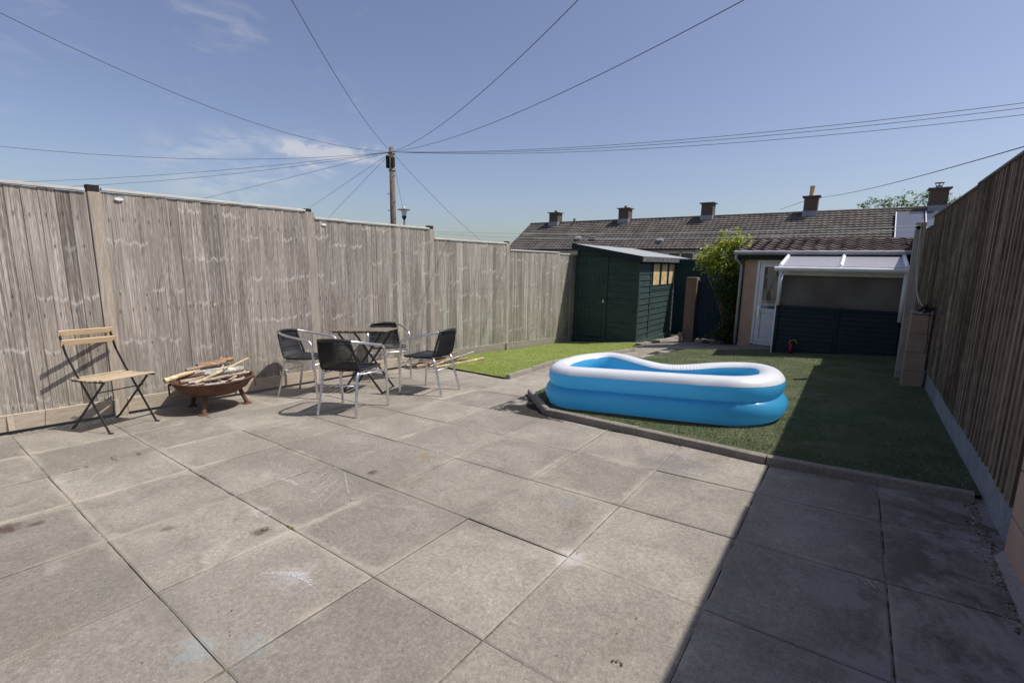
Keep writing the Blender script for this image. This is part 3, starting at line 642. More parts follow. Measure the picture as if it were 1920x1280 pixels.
# ---------------- paddling pool ----------------
def pool():
    mb=M('blue_vinyl',.27,.5); n=mb.noise(mb.pos(),3.,3,.5); mb.col(mb.mix(mb.sm(n,.35,.65),(.07,.46,.82),(.09,.50,.86))); mb.b.inputs['Coat Weight'].default_value=.25; mb.b.inputs['Coat Roughness'].default_value=.12
    mb.bump(mb.noise(mb.mp(mb.pos(),(1,1,1)),9.,3,.5),.25,.006)
    def trans(q,col,f):
        t=q.N('ShaderNodeBsdfTranslucent'); q.put(col,t.inputs[0]) if not isinstance(col,tuple) else setattr(t.inputs[0],'default_value',(*col,1)); mx=q.N('ShaderNodeMixShader'); mx.inputs[0].default_value=f
        q.nt.links.new(q.b.outputs[0],mx.inputs[1]); q.nt.links.new(t.outputs[0],mx.inputs[2]); q.nt.links.new(mx.outputs[0],q.nt.nodes['Material Output'].inputs[0])
    trans(mb,(.42,.90,1.),.56)
    mw=M('white_vinyl',.32,.5); n=mw.noise(mw.pos(),6,4,.6); mw.col(mw.mix(mw.sm(n,.45,.7,0,.5),(.80,.80,.80),(.70,.68,.655))); mw.bump(mw.noise(mw.pos(),11.,3,.5),.3,.005)
    mblue2=M('blue_pool_liner',.3,.5); mblue2.col((.08,.46,.78)); mblue2.bump(mblue2.noise(mblue2.pos(),7.,4,.6),.5,.02)
    trans(mw,(.85,.85,.85),.2); trans(mblue2,(.06,.45,.85),.15)
    ctl=[(-2.12,3.93),(-1.75,3.985),(-1.3,4.05),(-.95,4.11),(-.70,4.19),(-.545,4.36),(-.52,4.60),(-.58,4.80),(-.74,4.90),(-1.02,4.83),(-1.30,4.70),(-1.52,4.66),(-1.75,4.73),(-1.98,4.84),(-2.18,4.88),(-2.33,4.76),(-2.41,4.55),(-2.40,4.22),(-2.30,4.01)]
    C=catmull([(x,y,0) for x,y in ctl],10,True); N=len(C)
    # resample evenly
    C2=C; 
    T=thing('paddling_pool','inflatable blue paddling pool with white rim sagging at the back','paddling pool',P3(-1.45,4.4),world=True)
    nrm=[]; 
    for i in range(N):
        d=(C2[(i+1)%N]-C2[i-1]).normalized(); nrm.append(Vector((d.y,-d.x,0)))   # outward for ccw path
    cen=Vector((-1.45,4.45,0))
    def endness(p):
        # 1 at the rounded ends, 0 along the straight sides
        e=max(0,(abs(p.x-(-1.46))-.58)/.35); return min(1,e)**1.2
    def dent(p):
        return math.exp(-((p.x+1.42)/.36)**2)*(1 if p.y>4.4 else 0)
    H=.405; NP=36
    def ring(i,bottom):
        p=C2[i]; e=endness(p); dn=dent(p); k=nrm[i]; g=gz(p.x,p.y)+.026
        hs=H*(1-.10*dn); hump=.010*math.exp(-((p.x+2.15)/.22)**2)*(1 if p.y>4.5 else 0); hs+=hump
        out=[]
        for j in range(NP):
            t=2*math.pi*j/NP
            ct,st=math.cos(t),math.sin(t)
            ct=math.copysign(abs(ct)**(.72+.28*e),ct)
            if not bottom:
                rx=.096+.024*e; rz=.116; cz=hs-rz
                # flatten slightly on top, pull side walls down on straights
                x=rx*ct*(1+.05*max(0,st)); z=cz+rz*st*(1. if st>0 else 1.08)
                if st<0 and ct>0: x+= (1-e)*.010*(-st)
            else:
                rx=.104+.020*e; rz=.122; cz=.112; off=.028*e+.004
                x=rx*ct+off*(1 if ct>0 else 0)*abs(ct); z=cz+rz*st
                if z<.004: z=.004
                if ct>0 and st>0: x+=(1-e)*.018*st
            gw=math.exp(-((z-.20)/.035)**2)*(1 if ct>0 else 0); x+=gw*.0032*math.sin(i*2.3)*(1+.6*math.sin(i*.37))+.003*math.sin(i*.41+z*9)*abs(ct)
            out.append(p+k*x+Vector((0,0,g+z)))
        return out
    def mk(bottom,sel,name,mat,parent,off=0.):
        pts=[];  js=sel
        for i in range(N):
            r=ring(i,bottom); c=sum(r,Vector())/NP
            for j in js:
                q=r[j%NP]; 
                if off: q=q+(q-c).normalized()*off
                pts.append(q)
        m=MB(); full=len(js)==NP
        m.grid(pts,N,len(js),0,closeu=True,closev=full)
        return m.build(name,mat,parent,smooth=True)
    up=mk(False,list(range(NP)),'upper_tube',mb.m,T); mk(True,list(range(NP)),'lower_tube',mb.m,T)
    # white band printed over the top of the upper tube: small ribs at the gathered back
    pts=[]; js=[x/2 for x in range(5,28)]  # angle index
    ringc=[]
    for i in range(N*3):
        i0=(i//3)%N; i1=(i0+1)%N; f=(i%3)/3; ra=ring(i0,False); rb=ring(i1,False); r=[a.lerp(b,f) for a,b in zip(ra,rb)]; c=sum(r,Vector())/NP
        rib=dent(C2[i0])**2
        for a in js:
            lo=int(a); fr=a-lo; q=r[lo%NP].lerp(r[(lo+1)%NP],fr); w=.0025+ (.007*rib*(i%3==0)) ; pts.append(q+(q-c).normalized()*w)
    m=MB(); m.grid(pts,N*3,len(js),0,closeu=True); m.build('white_rim',mw.m,T,smooth=True)
    pts=[]
    for i in range(N):
        p=C2[i]; g=gz(p.x,p.y)+.026; k=nrm[i]
        for z,x in ((.07,-.04),(.05,-.07),(.03,-.09),(.02,-.13),(.012,-.18)): pts.append(p+k*x+Vector((0,0,g+z)))
    m=MB(); m.grid(pts,N,5,0,closeu=True); b=len(m.v); c=Vector((-1.46,4.45,gz(-1.46,4.45)+.036)); m.v.append(tuple(c))
    for i in range(N): m.f.append((i*5+4,((i+1)%N)*5+4,b)); m.mi.append(0); m.uv.append(None)
    m.build('liner',mblue2.m,T,smooth=True)
    # pale seam strip along the very bottom
    pts=[]
    for i in range(N):
        r=ring(i,True); p=C2[i]; k=nrm[i]
        for x,z in ((.05,.002),(.078,.003),(.082,.012)): pts.append(p+k*(x+.034*endness(p))+Vector((0,0,gz(p.x,p.y)+.026+z)))
    m=MB(); m.grid(pts,N,3,0,closeu=True); m.build('bottom_seam',mw.m,T,smooth=True)
    # valve
    m=MB(); m.lathe([(.001,.02),(.012,.02),(.014,.0),(.02,-.004)],P3(-2.02,4.06,.30),14); m.build('valve',mw.m,T,smooth=True)
pool()

# ---------------- wicker chairs ----------------
def bistro_proto():
    T=thing('wicker_armchair','black wicker armchair nearest the camera seen from behind, aluminium arms','chair')
    r=.0130
    def sidepath(s):
        return [(.255,.265*s,0),(.235,.268*s,.30),(.215,.27*s,.55),(.200,.268*s,.615),(.165,.266*s,.642),(.10,.263*s,.655),(-.05,.25*s,.682),(-.16,.225*s,.705),(-.235,.175*s,.722)]
    A=catmull(sidepath(1),5); B=catmull(sidepath(-1),5)
    back=catmull([(-.235,.175,.722),(-.272,.10,.731),(-.285,0,.735),(-.272,-.10,.731),(-.235,-.175,.722)],6)
    m=MB(); m.tube(A+back[1:-1]+B[::-1],r,10); m.build('arm_frame',MT['alu'],T,smooth=True)
    # wicker wrap over the top of the back
    m=MB(); m.tube([Vector(p) for p in back],[.0165+.0016*(i%2) for i in range(len(back))],12); top=m.build('back_wrap',MT['wick'],T,smooth=True)
    # seat frame
    def bs(s): return [(-.245,.168*s,.71),(-.215,.185*s,.60),(-.185,.195*s,.50),(-.165,.20*s,.455),(-.12,.205*s,.437),(.05,.215*s,.435),(.18,.215*s,.44)]
    L=catmull(bs(1),5); Rr=catmull(bs(-1),5); fr=catmull([(.18,.215,.44),(.215,.19,.438),(.225,0,.432),(.215,-.19,.438),(.18,-.215,.44)],5)
    m=MB(); m.tube(L+fr[1:-1]+Rr[::-1],.013,10); m.build('seat_rail',MT['wick'],T,smooth=True)
    # back strands (vertical) + seat strands following the L shape
    m=MB(); n=54
    for k in range(n):
        s=-1+2*(k+.5)/n; y=s*.178; tx=-.285+.045*s*s*1.05
        pts=[(tx,y*.98,.733),(-.268+.03*s*s,y,.62),(-.215+.01*s*s,y*1.05,.50),(-.185,y*1.1,.458),(-.15,y*1.12,.438)]
        m.tube([Vector(p) for p in pts],.0032,4,cap=False)
    for zz in (.69,.55):
        pts=[]
        for k in range(13):
            s=-1+2*k/12; f=(.733-zz)/.233; x=(-.285+.047*s*s)*(1-f)+(-.215+.01*s*s)*f; pts.append((x,s*(.178+.012*f),zz))
        m.tube([Vector(p) for p in pts],.0035,4,cap=False)
    bk=m.build('backrest',MT['wick'],T)
    m=MB(); 
    for k in range(52):
        x=-.16+.375*k/51; hw=.205+.01*min(1,(x+.16)/.2); 
        if x>.18: hw=.205
        pts=[(x,-hw,.437),(x,-hw*.5,.428),(x,0,.424),(x,hw*.5,.428),(x,hw,.437)]; m.tube([Vector(p) for p in pts],.0034,4,cap=False)
    for yy in (-.1,0,.1): m.tube([Vector((-.16,yy,.431)),Vector((.22,yy,.431))],.003,4)
    m.build('seat',MT['wick'],T)
    for s in (-1,1):
        m=MB(); m.tube(catmull([(.02,.185*s,.418),(-.13,.185*s,.412),(-.175,.186*s,.385),(-.205,.19*s,.25),(-.262,.205*s,0)],5),r,10); m.build('rear_leg',MT['alu'],T,smooth=True)
        m=MB(); m.tube([(.232,.268*s,.37),(.10,.235*s,.385),(-.165,.187*s,.395)],.0075,8); m.build('side_stretcher',MT['alu'],T,smooth=True)
    m=MB(); m.tube([(-.197,-.189,.29),(-.197,.189,.29)],.0075,8); m.build('rear_stretcher',MT['alu'],T,smooth=True)
    m=MB(); m.tube([(.232,-.268,.375),(.225,0,.375),(.232,.268,.375)],.0075,8); m.build('front_stretcher',MT['alu'],T,smooth=True)
    return T
def tilt(o,x,y,rz):
    # stand on the sloping ground
    n=Vector((-(.042+.007*(y-1.8)),-.007*x,1)).normalized()
    q=Vector((0,0,1)).rotation_difference(n); o.rotation_mode='QUATERNION'; o.rotation_quaternion=q@Matrix.Rotation(rz,3,'Z').to_quaternion(); o.location=P3(x,y,.001)
ch=bistro_proto(); GR='black wicker armchairs around the folding table'
ch['group']=GR
for i,(x,y,a,lab) in enumerate([(-3.955,2.715,113,None),(-5.03,2.90,28,'black wicker armchair on the left of the table facing right, near the fire bowl'),(-3.91,3.77,193,'black wicker armchair on the right of the table seen side on beside the stick pile'),(-5.08,4.08,-30,'black wicker armchair furthest back between the folding table and the fence')]):
    o=ch if i==0 else copy_tree(ch)
    if lab: o['label']=lab
    tilt(o,x,y,R(a))

# ---------------- folding table ----------------
def ftable():
    T=thing('folding_table','small folding table with weathered slatted top between the wicker chairs','table')
    n=8; L=.66; Wd=.50; w=L/n
    rr=random.Random(6)
    m=MB()
    for k in range(n):
        x=-L/2+w*(k+.5); m.obox((x,rr.uniform(-.006,.006),.728+rr.uniform(-.002,.002)),(w-.020,Wd,.014),Matrix.Rotation(rr.uniform(-.008,.008),3,'Z')@Matrix.Rotation(rr.uniform(-.015,.015),3,'Y'))
    m.build('slatted_top',MT['slatold'],T,bevel=.002)
    m=MB(); 
    for s in (-1,1): m.bar((-L/2+.02,s*.205,.713),(L/2-.02,s*.205,.713),.022,.012)
    m.build('top_rail',MT['steel'],T)
    for s in (-1,1):
        m=MB(); m.bar((-.25,s*.19,.70),(.24,s*.19,.008),.022,.008,(0,1,0)); m.build('leg',MT['steel'],T)
        m=MB(); m.bar((.25,s*.175,.70),(-.24,s*.175,.008),.022,.008,(0,1,0)); m.build('leg',MT['steel'],T)
    for x in (-.24,.24):
        m=MB(); m.tube([(x,-.215,.008),(x,.215,.008)],.008,8); m.tube([(x*.4,-.185,.36+ (x*.4/.24)*-.0),(x*.4,.185,.36)],.005,6); m.build('foot_bar',MT['steel'],T)
    tilt(T,-4.60,3.40,R(31))
ftable()

# ---------------- folding slat chair ----------------
def fchair():
    T=thing('folding_chair','folding chair with pale wooden slats and black metal legs by the fence','chair'); w=.20
    rr=random.Random(1)
    for (x,z) in ((-.262,.835),(-.236,.755)):
        m=MB(); m.obox((x+.012,0,z),(.012,.435,.052),Matrix.Rotation(R(17),3,'Y')); m.build('back_slat',MT['slatnew'],T,bevel=.003)
    for s in (-1,1):
        m=MB(); m.bar((-.27,s*w,.86),(-.205,s*w,.66),.024,.006,(0,1,0)); m.bar((-.21,s*w,.67),(-.07,s*w,.43),.020,.006,(0,1,0)); m.bar((-.07,s*w,.435),(.21,s*w,.0),.020,.006,(0,1,0)); m.bar((.20,s*w,.006),(.24,s*w,.006),.018,.010); m.build('back_leg',MT['steel'],T)
        m=MB(); m.bar((.17,s*(w-.018),.435),(-.21,s*(w-.018),.03),.018,.006,(0,1,0)); m.bar((-.205,s*(w-.018),.034),(-.25,s*(w-.018),.006),.018,.008,(0,1,0)); m.build('front_leg',MT['steel'],T)
        m=MB(); m.bar((-.15,s*(w+.010),.438),(.215,s*(w+.010),.438),.012,.012); m.build('seat_rail',MT['steel'],T)
    m=MB(); m.tube([(.165,-w,.07),(.165,w,.07)],.005,6); m.build('front_stretcher',MT['steel'],T)
    m=MB(); m.tube([(.09,-w,.34),(.09,w,.34)],.005,6); m.build('rear_stretcher',MT['steel'],T)
    m=MB(); n=7
    for k in range(n):
        x=-.145+.335*k/(n-1); m.obox((x,rr.uniform(-.002,.002),.455-.012*math.sin(k/(n-1)*3.14)),(.046,.445,.012),Matrix.Rotation(R(5-10*k/(n-1))*-1,3,'Y'))
    m.build('seat',MT['slatseat'],T,bevel=.003)
    tilt(T,-5.20,1.15,R(22))
fchair()

# ---------------- fire bowl with wood ----------------
def firebowl():
    cx,cy=-5.17,1.95; g=gz(cx,cy)
    m_=M('rusted_steel',.8,.3,.15); v=m_.pos(); n=m_.noise(v,9,6,.7); m_.col(m_.mix(m_.sm(n,.35,.65),(.105,.052,.038),(.165,.088,.06))); m_.bump(m_.noise(v,60,4,.7),.3,.002); RU=m_.m
    T=thing('fire_bowl','rusty steel fire bowl on three stub legs filled with sticks','fire bowl',(cx,cy,g),world=True)
    m=MB(); c=(cx,cy,g); pr=[(.001,.145),(.12,.15),(.22,.175),(.30,.225),(.345,.29),(.352,.312),(.362,.320),(.366,.326),(.362,.332),(.350,.330),(.342,.315),(.335,.295),(.29,.235),(.21,.19),(.11,.165),(.001,.16)]
    m.lathe(pr,c,48); m.build('bowl',RU,T,smooth=True)
    for a in (205,318,75):
        d=Vector((math.cos(R(a)),math.sin(R(a)),0)); m=MB(); A=Vector(c)+d*.22+Vector((0,0,.185)); px=Vector(c)+d*.285; px.z=gz(px.x,px.y)+.012
        m.tube([A,px],.021,12); q=m.build('leg',RU,T,smooth='auto')
        m=MB(); m.lathe([(.001,.006),(.042,.006),(.045,.0),(.045,-.008),(.001,-.008)],(px.x,px.y,px.z-.004),16); m.build('foot_plate',RU,q,smooth='auto')
    for a in (250,70):
        d=Vector((math.cos(R(a)),math.sin(R(a)),0)); s=Vector((-d.y,d.x,0)); o=Vector(c)+d*.365+Vector((0,0,.24))
        m=MB(); m.tube([o+s*.045*math.cos(t)+Vector((0,0,.055*math.sin(t)))+d*.006 for t in np.linspace(0,6.28,20)[:-1]],.0055,8,closed=True)
        m.obox(Vector(c)+d*.36+Vector((0,0,.292)),(.02,.03,.02),Matrix.Rotation(R(a),3,'Z')); m.build('ring_handle',RU,T,smooth=True)
    return Vector(c)
BC=firebowl()
def bark(name,c1,c2,ax=0,ends=None):
    m=M(name,.85,.15); v=m.obj(); r=m.rnd(); v2=m.comb(m.ma('ADD',m.xyz(v)[0],m.ma('MULTIPLY',r,8.)),m.xyz(v)[1],m.xyz(v)[2])
    n=m.noise(m.mp(v2,(4,30,30)),1.2,6,.7,.4); n2=m.noise(v2,45,4,.7)
    c=m.mix(m.sm(n,.36,.64),c1,c2); c=m.mix(m.sm(m.noise(m.mp(v2,(9,9,9),loc=(3,3,3)),1.,4,.7),.52,.64,0,.8),c,(min(1,c2[0]*1.7),min(1,c2[1]*1.65),min(1,c2[2]*1.5)))
    m.col(m.scale(c,m.lin(n2,.3,.7,.75,1.2))).bump(m.ma('ADD',n,n2),.6,.006); return m.m
MT['bark']=bark('grey_brown_bark',(.20,.145,.10),(.36,.29,.22)); MT['tan']=bark('tan_bark',(.34,.24,.145),(.48,.37,.25)); MT['bark2']=bark('red_brown_bark',(.20,.105,.06),(.37,.22,.13)); MT['bare']=bark('stripped_pale_wood',(.40,.30,.18),(.53,.42,.275)); MT['bgrey']=bark('silver_grey_bark',(.30,.275,.245),(.45,.42,.385))
def stick(name,label,a,b,r0,r1,mat,group,seed,bend=.03):
    rr=random.Random(seed); a=Vector(a); b=Vector(b); d=b-a; L=d.length; u=d.normalized()
    q=Vector((1,0,0)).rotation_difference(u); n=9; pts=[]; rad=[]; oy,oz=0,0
    for i in range(n):
        t=i/(n-1); oy+=rr.gauss(0,bend*L*.10); oz+=rr.gauss(0,bend*L*.08); pts.append((t*L,oy-0,oz)); rad.append((r0+(r1-r0)*t)*rr.uniform(.88,1.12))
    ey,ez=pts[-1][1],pts[-1][2]; pts=[(x,y-ey*i/(n-1),z-ez*i/(n-1)) for i,(x,y,z) in enumerate(pts)]
    m=MB(); m.tube([Vector(p) for p in pts],rad,9)
    if rr.random()<.5 and L>.3:
        k=rr.randint(3,6); p=Vector(pts[k]); dd=Vector((.6,rr.choice([-1,1])*.5,rr.uniform(.1,.5))).normalized(); m.tube([p,p+dd*rr.uniform(.025,.07)],[rad[k]*.5,rad[k]*.4],6)
    o=m.build(name,mat,smooth='auto'); o.rotation_mode='QUATERNION'; o.rotation_quaternion=q; o.location=a; tag(o,label,'firewood',group); return o
def bowl_wood():
    G='sticks stacked in the fire bowl'; c=BC
    def w(dx,dy,z): return (c.x+dx,c.y+dy,c.z+z)
    # table of sticks: (x,y,z)->(x,y,z), in bowl coordinates; u-direction roughly parallel to the fence
    L='bark covered stick lying in the pile inside the fire bowl'
    D=[(w(-.05,-.30,.27),w(-.08,.26,.29),.020,.016,'bark'),(w(.05,-.27,.28),w(.06,.27,.275),.018,.014,'bgrey'),(w(.14,-.24,.29),w(.15,.22,.285),.019,.013,'bark2'),
       (w(-.16,-.22,.28),w(-.18,.22,.30),.022,.018,'bark2'),(w(.22,-.17,.305),w(.20,.20,.30),.017,.012,'bgrey'),
       (w(-.24,-.14,.33),w(.22,-.02,.325),.016,.012,'bark'),(w(-.12,.06,.325),w(.20,.12,.33),.020,.017,'bark'),
       (w(.02,-.30,.335),w(-.02,.28,.35),.020,.015,'bark'),(w(.11,-.26,.335),w(.12,.30,.345),.016,.012,'bgrey'),(w(-.12,-.28,.34),w(-.10,.24,.36),.022,.018,'bark2'),
       (w(.19,-.20,.345),w(.17,.27,.352),.015,.011,'bark'),(w(-.20,-.18,.355),w(-.22,.25,.37),.024,.020,'bark'),
       (w(-.05,-.15,.385),w(-.03,.24,.39),.019,.015,'bgrey'),(w(.06,-.10,.38),w(.10,.25,.385),.024,.030,'bgrey')]
    for i,(a,b,r0,r1,mt) in enumerate(D): stick('stick',{'bark':'brown barked','bgrey':'silver grey','bark2':'reddish brown'}[mt]+' stick lying in the pile inside the fire bowl',a,b,r0,r1,MT[mt],G,30+i)
    stick('stick','long pale stripped stick laid diagonally across the top of the fire bowl',w(.23,-.25,.345),w(-.04,.37,.455),.015,.012,MT['bare'],G,71,.015)
    stick('stick','thick pale sawn stick poking over the left rim of the fire bowl',w(-.05,-.40,.355),w(-.12,-.08,.40),.024,.020,MT['bare'],G,72,.01)
    stick('stick','reddish square log on top at the back of the fire bowl',w(-.15,-.08,.43),w(-.20,.28,.445),.024,.022,MT['bark2'],G,73,.01)
    stick('stick','dark bark log resting along the back rim of the fire bowl',w(-.10,-.20,.415),w(-.15,.18,.43),.021,.021,MT['bark'],G,74,.03)
    stick('stick','short pale split stick near the right rim of the fire bowl',w(.24,.05,.325),w(.10,.27,.36),.009,.007,MT['bare'],G,75,.02)
    stick('stick','thin pale splinter standing up in the middle of the fire bowl',w(.12,-.02,.34),w(.0,.10,.41),.008,.005,MT['bare'],G,76,.02)
bowl_wood()
def stick_pile():
    G='sticks piled on the ground by the lawn corner'; L='brown stick in the heap on the ground beside the light green lawn'
    rr=random.Random(5)
    D=[(-5.28,4.78,-5.12,5.75,.01,'bark'),(-5.36,4.85,-5.30,5.70,.01,'bark2'),(-5.44,4.72,-5.42,5.62,.01,'bark'),(-5.50,4.95,-5.50,5.78,.01,'bark'),(-5.20,4.95,-5.16,5.6,.035,'bark2'),
       (-5.33,4.72,-5.38,5.55,.05,'bark'),(-5.42,4.9,-5.44,5.72,.055,'bark2'),(-5.26,5.0,-5.34,5.65,.075,'bark'),(-5.44,4.8,-5.34,5.6,.085,'bark'),(-5.50,5.1,-5.48,5.9,.06,'bark'),(-5.3,4.9,-5.45,5.6,.11,'bark2'),(-5.42,5.0,-5.3,5.66,.125,'bark')]
    for i,(x0,y0,x1,y1,h,mt) in enumerate(D):
        h*=1.35; r=rr.uniform(.016,.028); stick('stick',{'bark':'grey brown','bark2':'reddish brown'}[mt]+' stick in the heap on the ground beside the light green lawn',P3(x0,y0,h+r),P3(x1,y1,h+r+.02),r,r*.7,MT[mt],G,100+i,.05)
    stick('stick','long thick tan branch in front of the heap pointing at the lawn',P3(-5.02,4.92,.03),P3(-4.94,5.98,.045),.020,.024,MT['tan'],G,120,.03)
    stick('stick','pale grey forked branch lying over the heap towards the lawn',P3(-5.05,4.85,.05),P3(-5.20,6.02,.14),.014,.010,MT['bgrey'],G,121,.05)
    stick('stick','upturned brown branch at the top of the heap by the fence',P3(-5.40,5.0,.15),P3(-5.44,5.75,.20),.018,.020,MT['bark2'],G,122,.05)
stick_pile()

# ---------------- shed ----------------
def shed():
    def green(name,c,hs=0):
        m=M(name,.62,.3); p=m.pos(); z=m.xyz(p)[2]; n=m.noise(m.mp(p,(1,1,7)),3.,6,.7,.3)
        cc=m.scale(c,m.lin(n,.3,.7,.72,1.28)); cc=m.mix(m.sm(m.noise(m.mp(p,(2,2,12)),3,5,.75),.60,.70,0,.4),cc,(.20,.26,.22)); m.col(cc).bump(n,.3,.003); return m.m
    GR=green('shed_green_paint',(.034,.058,.057)); GT=green('shed_trim_paint',(.034,.058,.056))
    X0,X1,Y0,Y1=-5.50,-3.94,10.20,13.6; zb=-.452
    T=thing('garden_shed','dark green timber garden shed with sloping felt roof at the fence end','shed',(-4.7,10.2,-.5),world=True)
    def ztop(x): return 1.629+(1.377-1.629)*(x-X0)/(X1-X0)
    m=MB(); m.hexa([(X0,Y0+.02,zb),(X1-.02,Y0+.02,zb),(X1-.02,Y1,zb),(X0,Y1,zb),(X0,Y0+.02,ztop(X0)),(X1-.02,Y0+.02,ztop(X1)),(X1-.02,Y1,ztop(X1)),(X0,Y1,ztop(X0))])
    H=.139; z=zb
    while z<1.36:
        z2=min(z+H-.004,1.38); m.hexa([(X1-.02,Y0+.05,z),(X1+.008,Y0+.05,z),(X1+.008,Y1,z),(X1-.02,Y1,z),(X1-.02,Y0+.05,z2),(X1-.006,Y0+.05,z2),(X1-.006,Y1,z2),(X1-.02,Y1,z2)]); z+=H
    z=zb
    while z<1.6:
        z2=z+H-.004; xa,xb=-4.68,X1-.01
        if z2<ztop(xb): m.hexa([(xa,Y0-.002,z),(xb,Y0-.002,z),(xb,Y0+.02,z),(xa,Y0+.02,z),(xa,Y0+.008,z2),(xb,Y0+.008,z2),(xb,Y0+.02,z2),(xa,Y0+.02,z2)])
        z+=H
    m.build('wall',GR,T)
    for bx_ in (((X1-.035,Y0-.012,zb),(X1+.014,Y0+.045,1.37)),((X1+.0095,10.91,zb),(X1+.018,10.955,1.37)),((X1-.01,Y1-.04,zb),(X1+.016,Y1+.01,1.37)),((X0-.01,Y0-.012,zb),(X0+.035,Y0+.03,1.62))):
        m=MB(); m.box(*bx_); m.build('corner_trim',GT,T,bevel=.002)
    m=MB(); m.box((-5.56,Y0-.05,-.62),(X1+.04,Y0+.3,zb-.002)); m.box((-4.4,Y0+.301,-.62),(X1+.05,Y1,zb-.002)); m.build('base_skirt',GT,T,bevel=.003)
    m=MB(); nb=7; w=(5.46-4.69)/nb
    for i in range(nb): m.box((-5.46+w*i+.0015,Y0-.012,zb+.02),(-5.46+w*(i+1)-.0015,Y0+.014,1.453))
    d=m.build('door',GR,T,bevel=.002)
    for zz in (1.28,.49,-.30):
        m=MB(); m.box((-5.46,Y0-.018,zz-.012),(-5.22,Y0-.0125,zz+.012)); m.tube([(-5.465,Y0-.02,zz-.03),(-5.465,Y0-.02,zz+.03)],.006,8); m.build('hinge',MT['steel'],d)
    m=MB(); m.box((-4.86,Y0-.018,.475),(-4.65,Y0-.0125,.507)); m.build('hasp',MT['blk'],d)
    m=MB(); m.box((-4.79,Y0-.04,.40),(-4.75,Y0-.019,.442)); m.tube(catmull([(-4.785,Y0-.03,.442),(-4.785,Y0-.03,.475),(-4.77,Y0-.03,.486),(-4.755,Y0-.03,.475),(-4.755,Y0-.03,.442)],4),.004,6); m.build('padlock',MT['alu'],d)
    GL=M('window_glass_orange_blind',.10,.5); GL.col(GL.mix(GL.sm(GL.noise(GL.pos(),6,4,.6),.4,.6),(.66,.47,.20),(.74,.62,.38)))
    for a,b in ((11.06,11.50),(11.63,12.07),(12.20,12.64)):
        m=MB(); z0,z1=.818,1.311; t=.03
        m.box((X1+.0095,a-t,z0-t),(X1+.024,b+t,z0)); m.box((X1+.0095,a-t,z1),(X1+.024,b+t,z1+t)); m.box((X1+.0095,a-t,z0),(X1+.024,a,z1)); m.box((X1+.0095,b,z0),(X1+.024,b+t,z1))
        w=m.build('window',GT,T,bevel=.002)
        m=MB(); m.box((X1+.0085,a,z0),(X1+.012,b,z1)); m.build('pane',GL.m,w)
    m=MB(); m.box((X1+.0085,10.97,.70),(X1+.015,12.77,.775)); m.build('sill_rail',GT,T,bevel=.002)
    FE=M('grey_roof_felt',.85,.25); n=FE.noise(FE.pos(),14,6,.7); FE.col(FE.mix(FE.sm(n,.3,.7),(.24,.25,.26),(.36,.37,.37))); FE.bump(FE.noise(FE.pos(),90,3,.8),.4,.004)
    xl,xr=-5.57,-3.83; yf=10.04
    def zr(x): return 1.765+(1.470-1.765)*(x-xl)/(xr-xl)
    m=MB(); m.hexa([(xl,yf,zr(xl)-.03),(xr,yf,zr(xr)-.03),(xr,13.8,zr(xr)-.03),(xl,13.8,zr(xl)-.03),(xl,yf,zr(xl)),(xr,yf,zr(xr)),(xr,13.8,zr(xr)),(xl,13.8,zr(xl))])
    m.build('roof',FE.m,T,bevel=.004)
    FD=M('dark_felt_edge',.9,.2); n=FD.noise(FD.mp(FD.pos(),(1,3,1)),9,6,.75); FD.col(FD.mix(FD.sm(n,.45,.68),(.075,.078,.08),(.24,.24,.24)))
    m=MB(); a,b=xl-.006,xr+.006; m.hexa([(a,yf-.02,zr(a)-.125),(b,yf-.02,zr(b)-.125),(b,yf-.002,zr(b)-.125),(a,yf-.002,zr(a)-.125),(a,yf-.02,zr(a)+.006),(b,yf-.02,zr(b)+.006),(b,yf-.002,zr(b)+.006),(a,yf-.002,zr(a)+.006)])
    m.build('front_fascia',simple('black_green_fascia',(.018,.026,.027),.7,.2),T)
    m=MB(); m.box((xr+.002,yf-.001,zr(xr)-.115),(xr+.022,13.8,zr(xr)+.004)); m.build('side_fascia',FD.m,T,bevel=.003)
shed()

